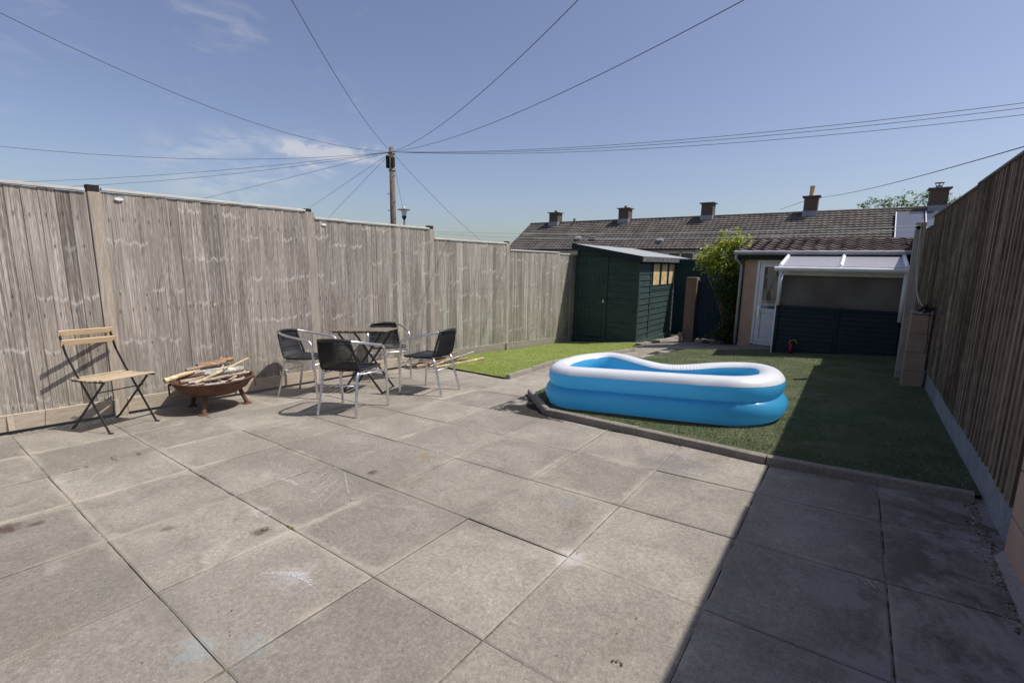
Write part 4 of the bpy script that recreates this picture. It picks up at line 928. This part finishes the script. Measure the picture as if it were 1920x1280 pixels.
# ---------------- gate area ----------------
def gate():
    navy=plank_mat('navy_painted_boards',(.022,.042,.058),(.014,.028,.04),2,knots=False); MT['navy']=navy
    T=thing('garden_gate','dark navy arched board gate under the climbing bush','gate',(-2.35,10.6,-.3),world=True); m=MB(); n=8; a,b=-2.70,-1.86; w=(b-a)/n
    for i in range(n):
        x=a+w*i; xc=(x+w/2-(a+b)/2)/((b-a)/2); zt=.92+.13*math.sqrt(max(0,1-xc*xc)); m.box((x+.002,10.58,-.27),(x+w-.002,10.602,zt))
    m.build('boards',navy,T,bevel=.003)
    m=MB(); m.box((a,10.562,.60),(b,10.578,.70)); m.box((a,10.562,-.10),(b,10.578,0)); m.bar((a+.05,10.571,0),(b-.05,10.571,.6),.07,.014,(0,1,0)); m.build('brace',navy,T)
    m=MB(); m.box((-2.75,10.55,-.3),(-2.703,10.64,.98)); m.build('gate_post',navy,T)
    m=MB(); m.box((-1.857,10.55,-.3),(-1.80,10.64,1.0)); m.build('gate_post',navy,T)
    P=thing('gate_pier','peach painted pier, colour darkened for foliage shade, between the shed and the navy gate','pier',(-2.86,10.6,-.3),world=True)
    m=MB(); m.box((-2.975,10.45,-.42),(-2.752,10.68,1.04)); m.build('masonry',simple('shade_darkened_masonry_paint',(.20,.135,.105),.9,.15,var=.15,sc=5,bump=.5),P,bevel=.006)  # peach paint browned in its base colour to stand in for foliage shade
    F=thing('timber_fence','dark blue green board fence rising behind the gate pier','fence',(-2.5,12.65,-.4),world=True)
    GB=plank_mat('dark_teal_boards',(.020,.050,.055),(.012,.032,.037),2,knots=False)
    m=MB(); x=-3.91
    while x<1.0: m.box((x,12.65,-.55),(x+.088,12.672 if int(x*50)%2 else 12.68,1.42)); x+=.091
    m.build('boards',GB,F)
    m=MB(); m.box((-3.91,12.635,1.421),(1.0,12.69,1.445)); m.build('cap_rail',GB,F)
    # small concrete block and white stone by the pier
    m=MB(); m.hexa([(-3.01,10.28,-.40),(-2.945,10.28,-.40),(-2.945,10.36,-.40),(-3.01,10.36,-.40),(-3.0,10.285,-.24),(-2.95,10.285,-.24),(-2.95,10.35,-.24),(-3.0,10.35,-.24)]); m.box((-3.02,10.27,-.235),(-2.94,10.37,-.15))
    tag(m.build('concrete_block',MT['conc'],org=Vector((-2.93,10.3,-.33)),bevel=.006),'two small pale concrete blocks stacked at the foot of the gate pier','block')
    m=MB(); m.box((-2.50,10.18,gz(-2.5,10.2)),(-2.36,10.24,gz(-2.5,10.2)+.035)); tag(m.build('stone',MT['conc'],org=Vector((-2.43,10.2,gz(-2.5,10.2))),bevel=.01),'small pale stone lying on the path before the gate','stone')
gate()

# ---------------- foliage ----------------
def foliage(name,parent,ells,mat,size,seed,org,up=.3):
    rg=np.random.RandomState(seed); V=[];F=[];Rn=[]
    for (cx,cy,cz,rx,ry,rz,n,droop) in ells:
        # clumped
        nc=max(6,n//28); d=rg.normal(size=(nc,3)); d/=np.linalg.norm(d,axis=1)[:,None]; cc=d*rg.uniform(.35,1.0,(nc,1))**.6
        for c in cc:
            k=n//nc; pr=rg.normal(scale=.17,size=(k,3)); tint=rg.uniform(-.22,.22)
            for q in pr:
                p=c+q; P=np.array([cx+p[0]*rx,cy+p[1]*ry,cz+p[2]*rz]); s=size*rg.uniform(.55,1.25)
                a=rg.uniform(0,2*math.pi); tl=rg.uniform(-.9,.5); ax=np.array([math.cos(a)*math.cos(tl),math.sin(a)*math.cos(tl),math.sin(tl)]); sd_=np.cross(ax,[0,0,1]); sd_/=np.linalg.norm(sd_)+1e-9; nn=np.cross(sd_,ax)
                roll=rg.uniform(-.7,.7); sd_=sd_*math.cos(roll)+nn*math.sin(roll)
                w=s*.24; i=len(V)
                V+= [P,P+ax*s*.45+sd_*w-nn*w*.2,P+ax*s-nn*s*droop*.3,P+ax*s*.45-sd_*w-nn*w*.2]; F+=[(i,i+1,i+2),(i,i+2,i+3)]
                r=min(1,max(0,rg.uniform(0,.8)+tint+.15)); Rn+=[r]*4
    V=np.array(V)-np.array(org); me=bpy.data.meshes.new(name); me.from_pydata(V.tolist(),[],F); me.materials.append(mat)
    a=me.attributes.new('rnd','FLOAT','POINT'); a.data.foreach_set('value',Rn); o=bpy.data.objects.new(name,me); COL.objects.link(o); o.parent=parent; ORG[o.name]=Vector(org); return o
LEAF=leaf_mat('bright_shrub_leaves',(.11,.16,.02),(.32,.38,.045),(.60,.56,.11))
LEAFD=leaf_mat('dark_shrub_leaves',(.03,.06,.014),(.055,.10,.022),(.10,.16,.03))
BK=simple('shrub_bark',(.13,.10,.075),.85,.1,sc=40,bump=.5)
def bush():
    o=Vector((-2.0,10.1,gz(-2,10.1))); T=thing('climbing_shrub','bushy yellow green shrub growing over the gate beside the outbuilding','shrub',o,world=True); m=MB(); rr=random.Random(2)
    for k in range(7):
        p=[o+Vector((rr.uniform(-.08,.1),rr.uniform(-.05,.1),-.02))]
        tgt=Vector((-2.15+rr.uniform(-.5,.35),10.05+rr.uniform(-.2,.3),rr.uniform(1.2,1.85)))
        for t in (.25,.5,.75,1): p.append(p[0].lerp(tgt,t)+Vector((rr.gauss(0,.05),rr.gauss(0,.05),0)))
        pp=catmull(p,5); m.tube(pp,[.018*(1-i/len(pp))+.004 for i in range(len(pp))],7)
        for _ in range(5):
            q=pp[rr.randint(8,len(pp)-1)]; e=q+Vector((rr.uniform(-.25,.2),rr.uniform(-.2,.2),rr.uniform(.05,.3))); m.tube([q,q.lerp(e,.5)+Vector((0,0,.03)),e],[.006,.004,.002],5)
    m.build('stems',BK,T,smooth=True)
    foliage('crown',T,[(-2.12,10.0,1.42,.42,.34,.38,2300,.5),(-2.42,9.9,1.45,.30,.26,.22,900,.5),(-1.98,9.95,1.80,.22,.20,.22,520,.5),(-2.20,10.0,1.80,.13,.13,.24,190,.5),(-1.85,9.9,1.55,.22,.25,.28,600,.5)],LEAF,.068,5,o)
    foliage('lower_leaves',T,[(-2.03,10.02,.98,.27,.24,.50,1900,.6),(-1.94,10.0,.40,.18,.20,.50,1200,.6),(-1.95,9.92,-.02,.24,.20,.22,1000,.6),(-2.3,10.1,-.2,.2,.12,.10,160,.6)],LEAFD,.062,6,o)
bush()
def far_tree():
    o=Vector((1.6,34,-.5)); T=thing('tree','sparse leafy tree showing above the far roof ridge','tree',o,world=True); rr=random.Random(9); m=MB()
    m.tube(catmull([o,o+Vector((.1,0,2)),o+Vector((0,.1,3.9))],5),[.16-.010*i for i in range(11)],8); m.build('trunk',BK,T,smooth=True)
    m=MB()
    for k in range(46):
        a=rr.uniform(-1.9,1.9); s=o+Vector((a*.3,rr.uniform(-.5,.5),3.3)); e=o+Vector((a+rr.gauss(0,.3),rr.uniform(-.8,.8),rr.uniform(4.6,5.75)-.25*abs(a))); m.tube(catmull([s,s.lerp(e,.5)+Vector((rr.gauss(0,.1),0,.15)),e],4),[.03-.003*i for i in range(9)],5)
    m.build('branches',BK,T)
    foliage('crown',T,[(.3,34,4.75,.75,.5,.40,330,.3),(1.2,34,4.85,.6,.6,.45,260,.3),(2.2,34,5.0,.8,.6,.55,560,.3),(3.4,34,4.5,.5,.5,.7,420,.3),(1.5,34,4.2,1.6,.7,.5,500,.3)],leaf_mat('far_tree_leaves',(.05,.10,.02),(.10,.17,.035),(.22,.27,.08)),.17,8,o)
far_tree()

# ---------------- tiled roofs ----------------
def tiles(mb,x0,x1,y0,z0,y1,z1,courses,pitch,amp,xs,lip):
    nx=int((x1-x0)/xs)+1; sl=Vector((0,y1-y0,z1-z0)); L=sl.length; u=sl/L; nrm=Vector((0,-u.z,u.y))
    rr=random.Random(1)
    for c in range(courses):
        a,b=L*c/courses,L*(c+1)/courses+.01; P=[]; jit=[rr.uniform(-.004,.004) for _ in range(int((x1-x0)/pitch)+2)]
        off=0
        for i in range(nx):
            x=x0+(x1-x0)*i/(nx-1); ph=(x-x0)/pitch; w=math.sin(ph*2*math.pi); w=w if w>0 else w*.45; j=jit[int(ph)]
            h=amp*w
            for (s,hh) in ((a,lip-.002-amp*.2 - .03),(a,lip+h+j),(b,0.+h*.9)):
                p=Vector((x,y0,z0))+u*s+nrm*hh; P.append(p)
        mb.grid(P,nx,3)
def roof_mat(name,c1,c2,c3):
    m=M(name,.9,.15); p=m.pos(); n=m.noise(p,1.2,6,.7,.3); t=m.white(m.comb(m.ma('FLOOR',m.ma('DIVIDE',m.xyz(p)[0],.3)),m.ma('FLOOR',m.ma('DIVIDE',m.xyz(p)[1],.28)),0.))
    c=m.mix(m.sm(n,.35,.65),c1,c2); c=m.scale(c,m.lin(t,0,1,.82,1.18)); c=m.mix(m.sm(m.noise(p,7,5,.7),.58,.7,0,.6),c,c3); m.col(c).bump(m.noise(p,30,3,.7),.3,.01); return m.m
RF=roof_mat('brown_grey_concrete_tiles',(.112,.098,.090),(.148,.131,.120),(.21,.188,.17))
RF2=roof_mat('dark_brown_pantiles',(.085,.065,.058),(.12,.095,.085),(.24,.21,.19))
BR=M('chimney_brick',.9,.15)
def brick():
    m=BR; p=m.obj(); b=m.N('ShaderNodeTexBrick'); xz=m.comb(m.ma('ADD',m.xyz(p)[0],m.xyz(p)[1]),m.xyz(p)[2],0.); m.put(xz,b.inputs['Vector']); b.inputs['Scale'].default_value=1
    b.inputs['Brick Width'].default_value=.225; b.inputs['Row Height'].default_value=.075; b.inputs['Mortar Size'].default_value=.008; b.inputs['Color1'].default_value=(.105,.072,.06,1); b.inputs['Color2'].default_value=(.08,.056,.048,1); b.inputs['Mortar'].default_value=(.20,.175,.15,1); m.col(b.outputs[0])
brick()
LEAD=simple('lead_flashing',(.26,.27,.29),.6,.3,sc=8)
def terrace():
    x0,x1=-18.9,6.5; ye,yr,yb=25.15,28.,30.9; ze,zr=2.12,3.95
    T=thing('terraced_bungalow','long low terrace with brown tiled roof and five brick chimneys behind','house',((x0+x1)/2,ye,-.8),world=True)
    WM=simple('pale_lilac_render',(.60,.60,.63),.9,.1,sc=3)
    m=MB(); m.box((x0+.15,ye+.35,-.9),(x1-.1,yb-.35,ze-.05)); 
    for x in (x0+.15,x1-.12):
        m.face([(x,ye+.35,ze-.05),(x,yb-.35,ze-.05),(x,yr,zr-.1)]) 
    m.build('wall',WM,T)
    m=MB(); tiles(m,x0,x1,ye,ze,yr,zr,15,.25,.016,.05,.045); m.face([(x0,ye,ze-.07),(x1,ye,ze-.07),(x1,ye,ze+.01),(x0,ye,ze+.01)])
    m.face([(x0+.01,yb,ze),(x1,yb,ze),(x1,yr,zr),(x0+.01,yr,zr)]); m.face([(x0+.01,ye+.02,ze-.02),(x1,ye+.02,ze-.02),(x1,yr,zr-.04),(x0+.01,yr,zr-.04)]); roof=m.build('roof',RF,T)
    m=MB(); m.tube([(x0-.02,yr,zr+.0),(x1,yr,zr+.0)],.085,10); m.build('ridge_tiles',RF,roof,smooth=True)
    m=MB(); m.box((x0,ye-.10,ze-.075),(x1,ye-.01,ze+.0)); m.build('gutter',simple('black_gutter',(.03,.03,.033),.5,.4),T)
    m=MB(); m.hexa([(x0-.03,ye,ze-.1),(x0-.004,ye,ze-.1),(x0-.004,yr,zr-.10),(x0-.03,yr,zr-.10),(x0-.03,ye,ze+.05),(x0-.004,ye,ze+.05),(x0-.004,yr,zr+.06),(x0-.03,yr,zr+.06)]); m.build('verge_board',LEAD,roof)
    pots={0:(.13,.05,0),1:(.08,.05,0),3:(.42,.11,1),4:(.0,.0,2)}
    DK=simple('chimney_cap_concrete',(.13,.13,.13),.9,.1); POT=simple('buff_clay_pot',(.55,.40,.24),.8,.2,sc=6)
    for i,(cx,hw) in enumerate(((-16.9,.33),(-11.93,.32),(-7.08,.30),(-2.24,.29),(2.46,.30))):
        top=4.58+.03*i; m=MB(); m.box((cx-hw,yr-.30,zr-.5),(cx+hw,yr+.30,top)); c=m.build('chimney',BR.m,roof)
        m=MB(); m.box((cx-hw-.09,yr-.39,top+.001),(cx+hw+.09,yr+.39,top+.055))
        if i in (0,1): m.lathe([(.001,.16),(.07,.16),(.08,.05),(.08,.0)],(cx,yr,top+.05),12)
        m.v=[v for v in m.v]; m.build('chimney_cap',DK,roof,bevel=0)
        m=MB(); m.hexa([(cx-hw-.02,yr-.42,zr-.36),(cx+hw+.02,yr-.42,zr-.36),(cx+hw+.02,yr+.42,zr-.36),(cx-hw-.02,yr+.42,zr-.36),(cx-hw-.02,yr-.32,zr+.07),(cx+hw+.02,yr-.32,zr+.07),(cx+hw+.02,yr+.32,zr+.07),(cx-hw-.02,yr+.32,zr+.07)]); m.build('flashing',LEAD,roof)
        if i==3: m=MB(); m.lathe([(.13,0),(.12,.06),(.105,.1),(.10,.42),(.115,.45),(.115,.5),(.09,.5)],(cx-.02,yr,top+.05),18); m.build('chimney_pot',POT,roof,smooth='auto')
        if i==4:
            m=MB(); m.lathe([(.12,0),(.11,.10),(.12,.12),(.001,.13)],(cx-.03,yr,top+.05),16); m.lathe([(.17,.22),(.18,.24),(.02,.28),(.001,.28)],(cx-.03,yr,top+.05),16)
            for a in range(4): m.tube([(cx-.03+.1*math.cos(a*1.57),yr+.1*math.sin(a*1.57),top+.15),(cx-.03+.13*math.cos(a*1.57),yr+.13*math.sin(a*1.57),top+.28)],.012,5)
            m.build('chimney_cowl',LEAD,roof,smooth='auto')
    # vent pipe
    m=MB(); m.tube([(-15.35,yr-.2,zr-.3),(-15.35,yr-.2,zr+.22)],.07,10); m.build('vent_pipe',DK,roof)
    for vx,vy,mat in ((-14.1,26.1,LEAD),(-13.1,26.1,DK),(-8.9,25.75,LEAD)):
        zz=ze+(zr-ze)*(vy-ye)/(yr-ye); m=MB(); m.obox((vx,vy,zz+.10),(.34,.26,.16),Matrix.Rotation(R(28),3,'X')); m.build('roof_vent',mat,roof,bevel=.02)
    # solar panels
    SP=M('grey_solar_glass',.12,.6); SP.col((.10,.115,.15)); SP.b.inputs['Coat Weight'].default_value=.4
    s=(zr-ze)/(yr-ye)
    def on(x,y,h): return Vector((x,y,ze+(y-ye)*s+h))
    for xa,xb in ((1.10,2.02),(2.10,3.9)):
        m=MB(); c=[on(xa,25.6,.10),on(xb,25.6,.10),on(xb,27.45,.10),on(xa,27.45,.10),on(xa,25.6,.16),on(xb,25.6,.16),on(xb,27.45,.16),on(xa,27.45,.16)]; m.hexa(c); p=m.build('solar_panel',SP.m,roof,bevel=.004)
        m=MB(); m.hexa([on(xa-.035,25.58,.08),on(xa-.003,25.58,.08),on(xa-.003,27.47,.08),on(xa-.035,27.47,.08),on(xa-.035,25.58,.18),on(xa-.003,25.58,.18),on(xa-.003,27.47,.18),on(xa-.035,27.47,.18)]); m.build('panel_frame',MT['whitem'],p)
    GLS=M('dark_window_glass',.05,.6); GLS.col((.05,.06,.075))
    yw=ye+.35
    for xa,xb in ((-8.35,-6.95),(-4.4,-3.1),(-13.2,-12.2)):
        m=MB(); z0,z1=1.05,1.97
        for (a,b,c_,d) in ((xa,xa+.07,z0,z1),(xb-.07,xb,z0,z1),((xa+xb)/2-.04,(xa+xb)/2+.04,z0,z1),(xa+.07,xb-.07,z0,z0+.06),(xa+.07,xb-.07,z1-.06,z1),(xa+.07,(xa+xb)/2-.04,z1-.25,z1-.21)): m.box((a,yw-.05,c_),(b,yw-.003,d))
        w=m.build('window',MT['white'],T); m=MB(); m.box((xa+.06,yw-.02,z0+.05),(xb-.06,yw-.012,z1-.05)); m.build('pane',GLS.m,w)
terrace()

# ---------------- outbuilding and lean-to ----------------
def outbuilding():
    T=thing('outbuilding','low peach rendered outbuilding with brown tiled roof and white door','outbuilding',(-.5,9.6,-.1),world=True)
    x0,x1,y=-1.70,.66,9.6
    m=MB()
    # front wall with the door opening
    dx0,dx1,dz=-1.485,-.70,1.415
    m.box((x0,y,-.30),(dx0,y+.12,1.50)); m.box((dx0,y,dz),(dx1,y+.12,1.50)); m.box((dx1,y,-.30),(x1,y+.12,1.50)); m.box((x0,y+.121,-.4),(x0+.12,11.4,1.5)); m.box((x1-.12,y+.121,-.3),(x1,11.4,1.5)); m.box((x0,11.401,-.4),(x1,11.5,1.5)); m.build('wall',MT['peach'],T)
    m=MB(); tiles(m,-1.84,.68,9.43,1.565,10.6,1.81,6,.195,.018,.0122,.024); m.face([(-1.84,9.47,1.55),(.68,9.47,1.55),(.68,10.6,1.79),(-1.84,10.6,1.79)]); m.face([(-1.84,11.7,1.55),(.68,11.7,1.55),(.68,10.6,1.81),(-1.84,10.6,1.81)])
    m.face([(-1.84,9.47,1.55),(-1.84,10.6,1.81),(-1.84,11.7,1.55)]); r=m.build('roof',RF2,T,smooth=False)
    m=MB(); m.tube([(-1.86,10.62,1.80),(.70,10.62,1.80)],.03,10); m.build('ridge_tiles',RF2,r,smooth=True)
    GG=simple('grey_plastic_gutter',(.33,.33,.35),.45,.4,sc=5)
    m=MB(); m.tube([(-1.86,9.395,1.535),(.68,9.395,1.535)],.038,12); g=m.build('gutter',GG,T,smooth='auto')
    m=MB(); m.tube(catmull([(-1.82,9.40,1.50),(-1.82,9.42,1.42),(-1.755,9.55,1.33),(-1.745,9.57,1.25)],5)+[Vector((-1.745,9.57,-.15))],.026,10); m.build('downpipe',GG,T,smooth=True)
    BF=simple('black_fascia_board',(.025,.023,.023),.7,.3)
    m=MB(); m.box((-1.80,9.44,1.425),(.67,9.46,1.548)); m.box((-1.80,9.461,1.415),(.67,9.59,1.43)); m.build('fascia',BF,T)
    # door
    m=MB(); f=.045
    m.box((dx0+.002,y-.015,-.12),(dx0+f,y+.05,dz-.002)); m.box((dx1-f,y-.015,-.12),(dx1-.002,y+.05,dz-.002)); m.box((dx0+f,y-.015,dz-f),(dx1-f,y+.05,dz-.002)); m.box((dx0+f,y-.012,-.13),(dx1-f,y+.05,-.085)); m.build('door_frame',MT['white'],T,bevel=.004)
    m=MB(); a,b=dx0+f+.004,dx1-f-.004
    z0,z1=-.08,dz-f-.004; q=.075; ym=y-.008
    m.box((a,ym,z0),(a+q,y+.035,z1)); m.box((b-q,ym,z0),(b,y+.035,z1)); m.box((a+q,ym,z1-q),(b-q,y+.035,z1)); m.box((a+q,ym,z0),(b-q,y+.035,z0+q)); m.box((a+q,ym,.46),(b-q,y+.035,.54))
    m.box((a+q,y+.012,z0+q),(b-q,y+.02,.46)); m.box((a+q+.03,y+.004,z0+q+.03),(b-q-.03,y+.0118,.43))
    d=m.build('door',MT['white'],T,bevel=.003)
    DG=M('door_glass',.04,.6); n=DG.noise(DG.mp(DG.pos(),(3,1,.8)),3.,3,.6); DG.col(DG.mix(DG.sm(n,.44,.56),(.05,.045,.045),(.30,.26,.23)))
    m=MB(); m.box((a+q,y+.012,.54),(b-q,y+.02,z1-q)); m.build('glass',DG.m,d)
    m=MB(); m.box((a+.02,y-.022,.40),(a+.05,y-.0085,.58)); m.tube([(a+.035,y-.02,.50),(a+.035,y-.05,.50),(a+.13,y-.05,.50)],.008,8); m.build('handle',MT['alu'],d)
    m=MB(); m.box((dx0-.03,y-.10,-.22),(dx1+.03,y-.002,-.135)); m.build('doorstep',MT['conc'],T,bevel=.006)
    # lean-to
    L=thing('lean_to','lean-to shelter with clear ribbed roof on white bars and navy slatted front','shelter',(-.2,8.6,0),world=True)
    PC=M('polycarbonate_roof_sheet',.22,.5); PC.col((.46,.45,.48)); PC.b.inputs['Transmission Weight'].default_value=.35; PC.b.inputs['Roughness'].default_value=.32
    w=PC.N('ShaderNodeTexWave'); w.bands_direction='X'; PC.put(PC.pos(),w.inputs['Vector']); w.inputs['Scale'].default_value=14; PC.bump(w.outputs[0],.35,.004)
    def zr(yy): return 1.30+(1.485-1.30)*(yy-8.5)/(1.0)
    m=MB()
    for xa,xb in ((-.965,-.235),(-.185,.515)): m.hexa([(xa,8.47,zr(8.47)),(xb,8.47,zr(8.47)),(xb,9.5,zr(9.5)),(xa,9.5,zr(9.5)),(xa,8.47,zr(8.47)+.016),(xb,8.47,zr(8.47)+.016),(xb,9.5,zr(9.5)+.016),(xa,9.5,zr(9.5)+.016)])
    m.build('roof_sheet',PC.m,L)
    for x in (-.99,-.21,.54):
        m=MB(); A=Vector((x,8.455,zr(8.455)+.014)); B=Vector((x,9.52,zr(9.52)+.014)); m.bar(A,B,.048,.046); m.bar(A+Vector((0,0,.028)),B+Vector((0,0,.028)),.022,.022); m.build('glazing_bar',MT['whitem'],L,bevel=.004)
    WG=simple('offwhite_plastic_gutter',(.66,.66,.66),.4,.4,var=.08,sc=3,dirt=(.5,.49,.44))
    m=MB(); m.tube([(-1.06,8.41,1.265),(.585,8.41,1.265)],.036,12); m.build('gutter',WG,L,smooth='auto')
    WD=simple('dirty_cream_beam',(.50,.49,.42),.7,.2,sc=6)
    m=MB(); m.box((-1.0,8.46,1.17),(.585,8.51,1.285)); m.build('front_beam',WD,L,bevel=.003)
    m=MB(); m.tube([(-.965,8.425,1.23),(-.965,8.425,.70)],.030,12); m.build('downpipe',WG,L,smooth=True)
    m=MB(); m.tube([(.545,8.425,1.23),(.545,8.425,.56)],.030,12); m.build('downpipe',WG,L,smooth=True)
    BP=M('brown_ribbed_infill',.4,.4); p=BP.pos(); n=BP.noise(p,1.6,3,.5); BP.col(BP.mix(BP.sm(n,.35,.65),(.11,.09,.072),(.17,.145,.118))); w=BP.N('ShaderNodeTexWave'); w.bands_direction='Z'; BP.put(p,w.inputs['Vector']); w.inputs['Scale'].default_value=16; BP.bump(w.outputs[0],.6,.006)
    m=MB(); m.box((-.955,8.52,.68),(.575,8.53,1.17)); m.build('infill_sheet',BP.m,L)
    NV=simple('navy_shelter_paint',(.012,.022,.030),.6,.3,var=.3,sc=6); MT['nv']=NV
    zb=lambda x: gz(x,8.5)-.05
    for xa,xb in ((-.94,-.20),(-.15,.555)):
        m=MB(); H=.072; z=-.12
        while z<.66: m.hexa([(xa,8.488,z),(xb,8.488,z),(xb,8.512,z),(xa,8.512,z),(xa,8.500,z+H-.004),(xb,8.500,z+H-.004),(xb,8.512,z+H-.004),(xa,8.512,z+H-.004)]); z+=H
        p=m.build('slatted_panel',NV,L); m=MB(); m.box((xa,8.478,.66),(xb,8.514,.70)); m.build('panel_rail',NV,p)
    m=MB(); m.box((-.1955,8.476,-.12),(-.1545,8.519,.70)); m.build('middle_post',NV,L)
    for x in (-.985,.562):
        m=MB(); m.box((x,8.47,-.14),(x+.04,8.518,1.168 if x>0 else .74)); m.build('corner_post',NV,L)
        m=MB(); m.box((x+.005,8.53,-.14),(x+.03,9.585,1.25)); m.build('side_panel',NV,L)
    m=MB(); m.box((-1.003,8.455,-.10),(-.987,8.50,.74)); m.build('edge_strip',MT['white'],L)
    # little red and yellow toy
    Tt=thing('toy','small red plastic toy with yellow top lying before the shelter','toy',P3(-.72,8.42,.02),world=True)
    c=P3(-.72,8.42,.03); m=MB(); m.lathe([(.001,0),(.035,0),(.028,.05),(.033,.10),(.022,.15),(.001,.15)],c,14); m.build('body',simple('red_plastic',(.22,.012,.015),.4,.4),Tt,smooth=True)
    m=MB(); m.tube(catmull([c+Vector((-.03,0,.14)),c+Vector((-.01,0,.20)),c+Vector((.05,0,.21)),c+Vector((.08,0,.16))],5),.011,8); m.build('handle',simple('yellow_plastic',(.26,.18,.04),.4,.4),Tt,smooth=True)
outbuilding()

# ---------------- telegraph pole, lamp, wires ----------------
def pole():
    bx,by=-15.57,13.; T=thing('telegraph_pole','brown wooden telegraph pole with overhead cables fanning out','telegraph pole',(bx,by,-.9),world=True)
    PW=plank_mat('creosoted_pole_wood',(.13,.095,.075),(.20,.155,.125),2,knots=False)
    m=MB(); m.tube([(bx-.0,by,-.9),(bx,by,2.2),(bx,by,5.74)],[.15,.125,.095],14); m.build('shaft',PW,T,smooth=True)
    m=MB(); m.box((bx-.20,by-.14,4.95),(bx-.09,by+.05,5.42)); m.box((bx+.075,by-.1,5.0),(bx+.14,by+.05,5.35)); m.build('junction_box',MT['blk'],T,bevel=.01)
    m=MB(); m.lathe([(.13,-.02),(.14,0),(.13,.02)],(bx,by,5.5),14); m.lathe([(.125,-.02),(.135,0),(.125,.02)],(bx,by,4.85),14); m.build('cable_ring',MT['steel'],T)
    for k,z in enumerate((4.62,3.95,3.62,3.3,2.97,2.65,2.2)):
        s=-1 if k%2 else 1; m=MB(); m.tube([(bx+s*.1,by-.03,z),(bx+s*.23,by-.06,z),(bx+s*.235,by-.06,z+.04)],.013,6); m.build('step_iron',MT['steel'],T)
pole()
TP=(-15.56,13.,5.56)
WG='overhead cables meeting at the telegraph pole'
WL=[((-13.14,.6,6.08),.7,'overhead cable climbing from the pole to the top left corner'),((-7.03,3.66,5.57),.32,'overhead cable rising steeply left from the pole to the top edge'),
((-2.44,6.32,5.55),.45,'overhead cable rising right from the pole, the steeper of the two'),((-.01,7.05,5.07),.45,'overhead cable rising right from the pole, the shallower of the two'),
((4.1,15.06,4.83),.35,'highest of the three overhead cables running to the right edge'),((4.24,15.54,4.84),.38,'middle of the three overhead cables running to the right edge'),((4.39,16.03,4.80),.41,'lowest of the three overhead cables running to the right edge'),
((-23.72,1.,4.8),.48,'overhead cable running almost level from the pole to the left edge'),((-29.78,2.34,4.04),.25,'upper of two close overhead cables dropping behind the left fence'),((-29.64,3.78,4.01),.28,'lower of two close overhead cables dropping behind the left fence post'),
((-28.5,9.07,3.64),.02,'overhead cable slanting down left from the pole to the long fence panel'),((-30.41,16,3.2),.02,'overhead cable slanting down left towards the second black post cap'),((-26.8,16,2.6),.0,'steepest overhead cable slanting down left from the pole'),
((-14.65,20,1.2),.3,'overhead cable slanting down right from the pole behind the fence'),((-22.73,20,3.3),.0,'thin cable dropping from the pole behind the lamp')]
for b,s,l in WL: wire('overhead_cable',l,'cable',TP,b,s,.0068,MT['wire'],WG)
wire('overhead_cable','overhead cable from the fourth chimney to the upper right edge','cable',(-1.93,27.7,4.62),(1.75,8.6,2.88),.12,.008,MT['wire'])
wire('overhead_cable','thin overhead cable left of the fourth chimney above the roof ridge','cable',(-3.6,28.3,4.20),(-2.53,27.8,4.50),.0,.010,MT['wire'])
def lamp():
    x,y=-13.76,12.; T=thing('street_lamp','post top lamp with flat round hat just right of the telegraph pole','street lamp',(x,y,-.9),world=True)
    m=MB(); m.tube([(x,y,-.9),(x,y,2.84)],.03,10); m.build('post',MT['steel'],T,smooth=True)
    m=MB(); m.lathe([(.03,2.78),(.07,2.84),(.085,2.88),(.085,2.92),(.03,2.93)],(x,y,0),16); m.build('collar',MT['steel'],T,smooth='auto')
    G=M('lamp_glass',.15,.5); G.col((.72,.74,.76)); G.b.inputs['Transmission Weight'].default_value=.5
    m=MB(); m.lathe([(.075,2.93),(.085,3.0),(.115,3.10),(.105,3.13)],(x,y,0),16); m.build('lantern',G.m,T,smooth=True)
    m=MB(); m.lathe([(.001,3.135),(.235,3.13),(.24,3.15),(.10,3.175),(.001,3.18)],(x,y,0),22); m.build('hat',simple('grey_lamp_hat',(.30,.29,.28),.5,.4),T,smooth='auto')
    m=MB(); m.lathe([(.001,3.26),(.03,3.25),(.045,3.215),(.04,3.175)],(x,y,0),12); m.build('finial',G.m,T,smooth=True)
lamp()
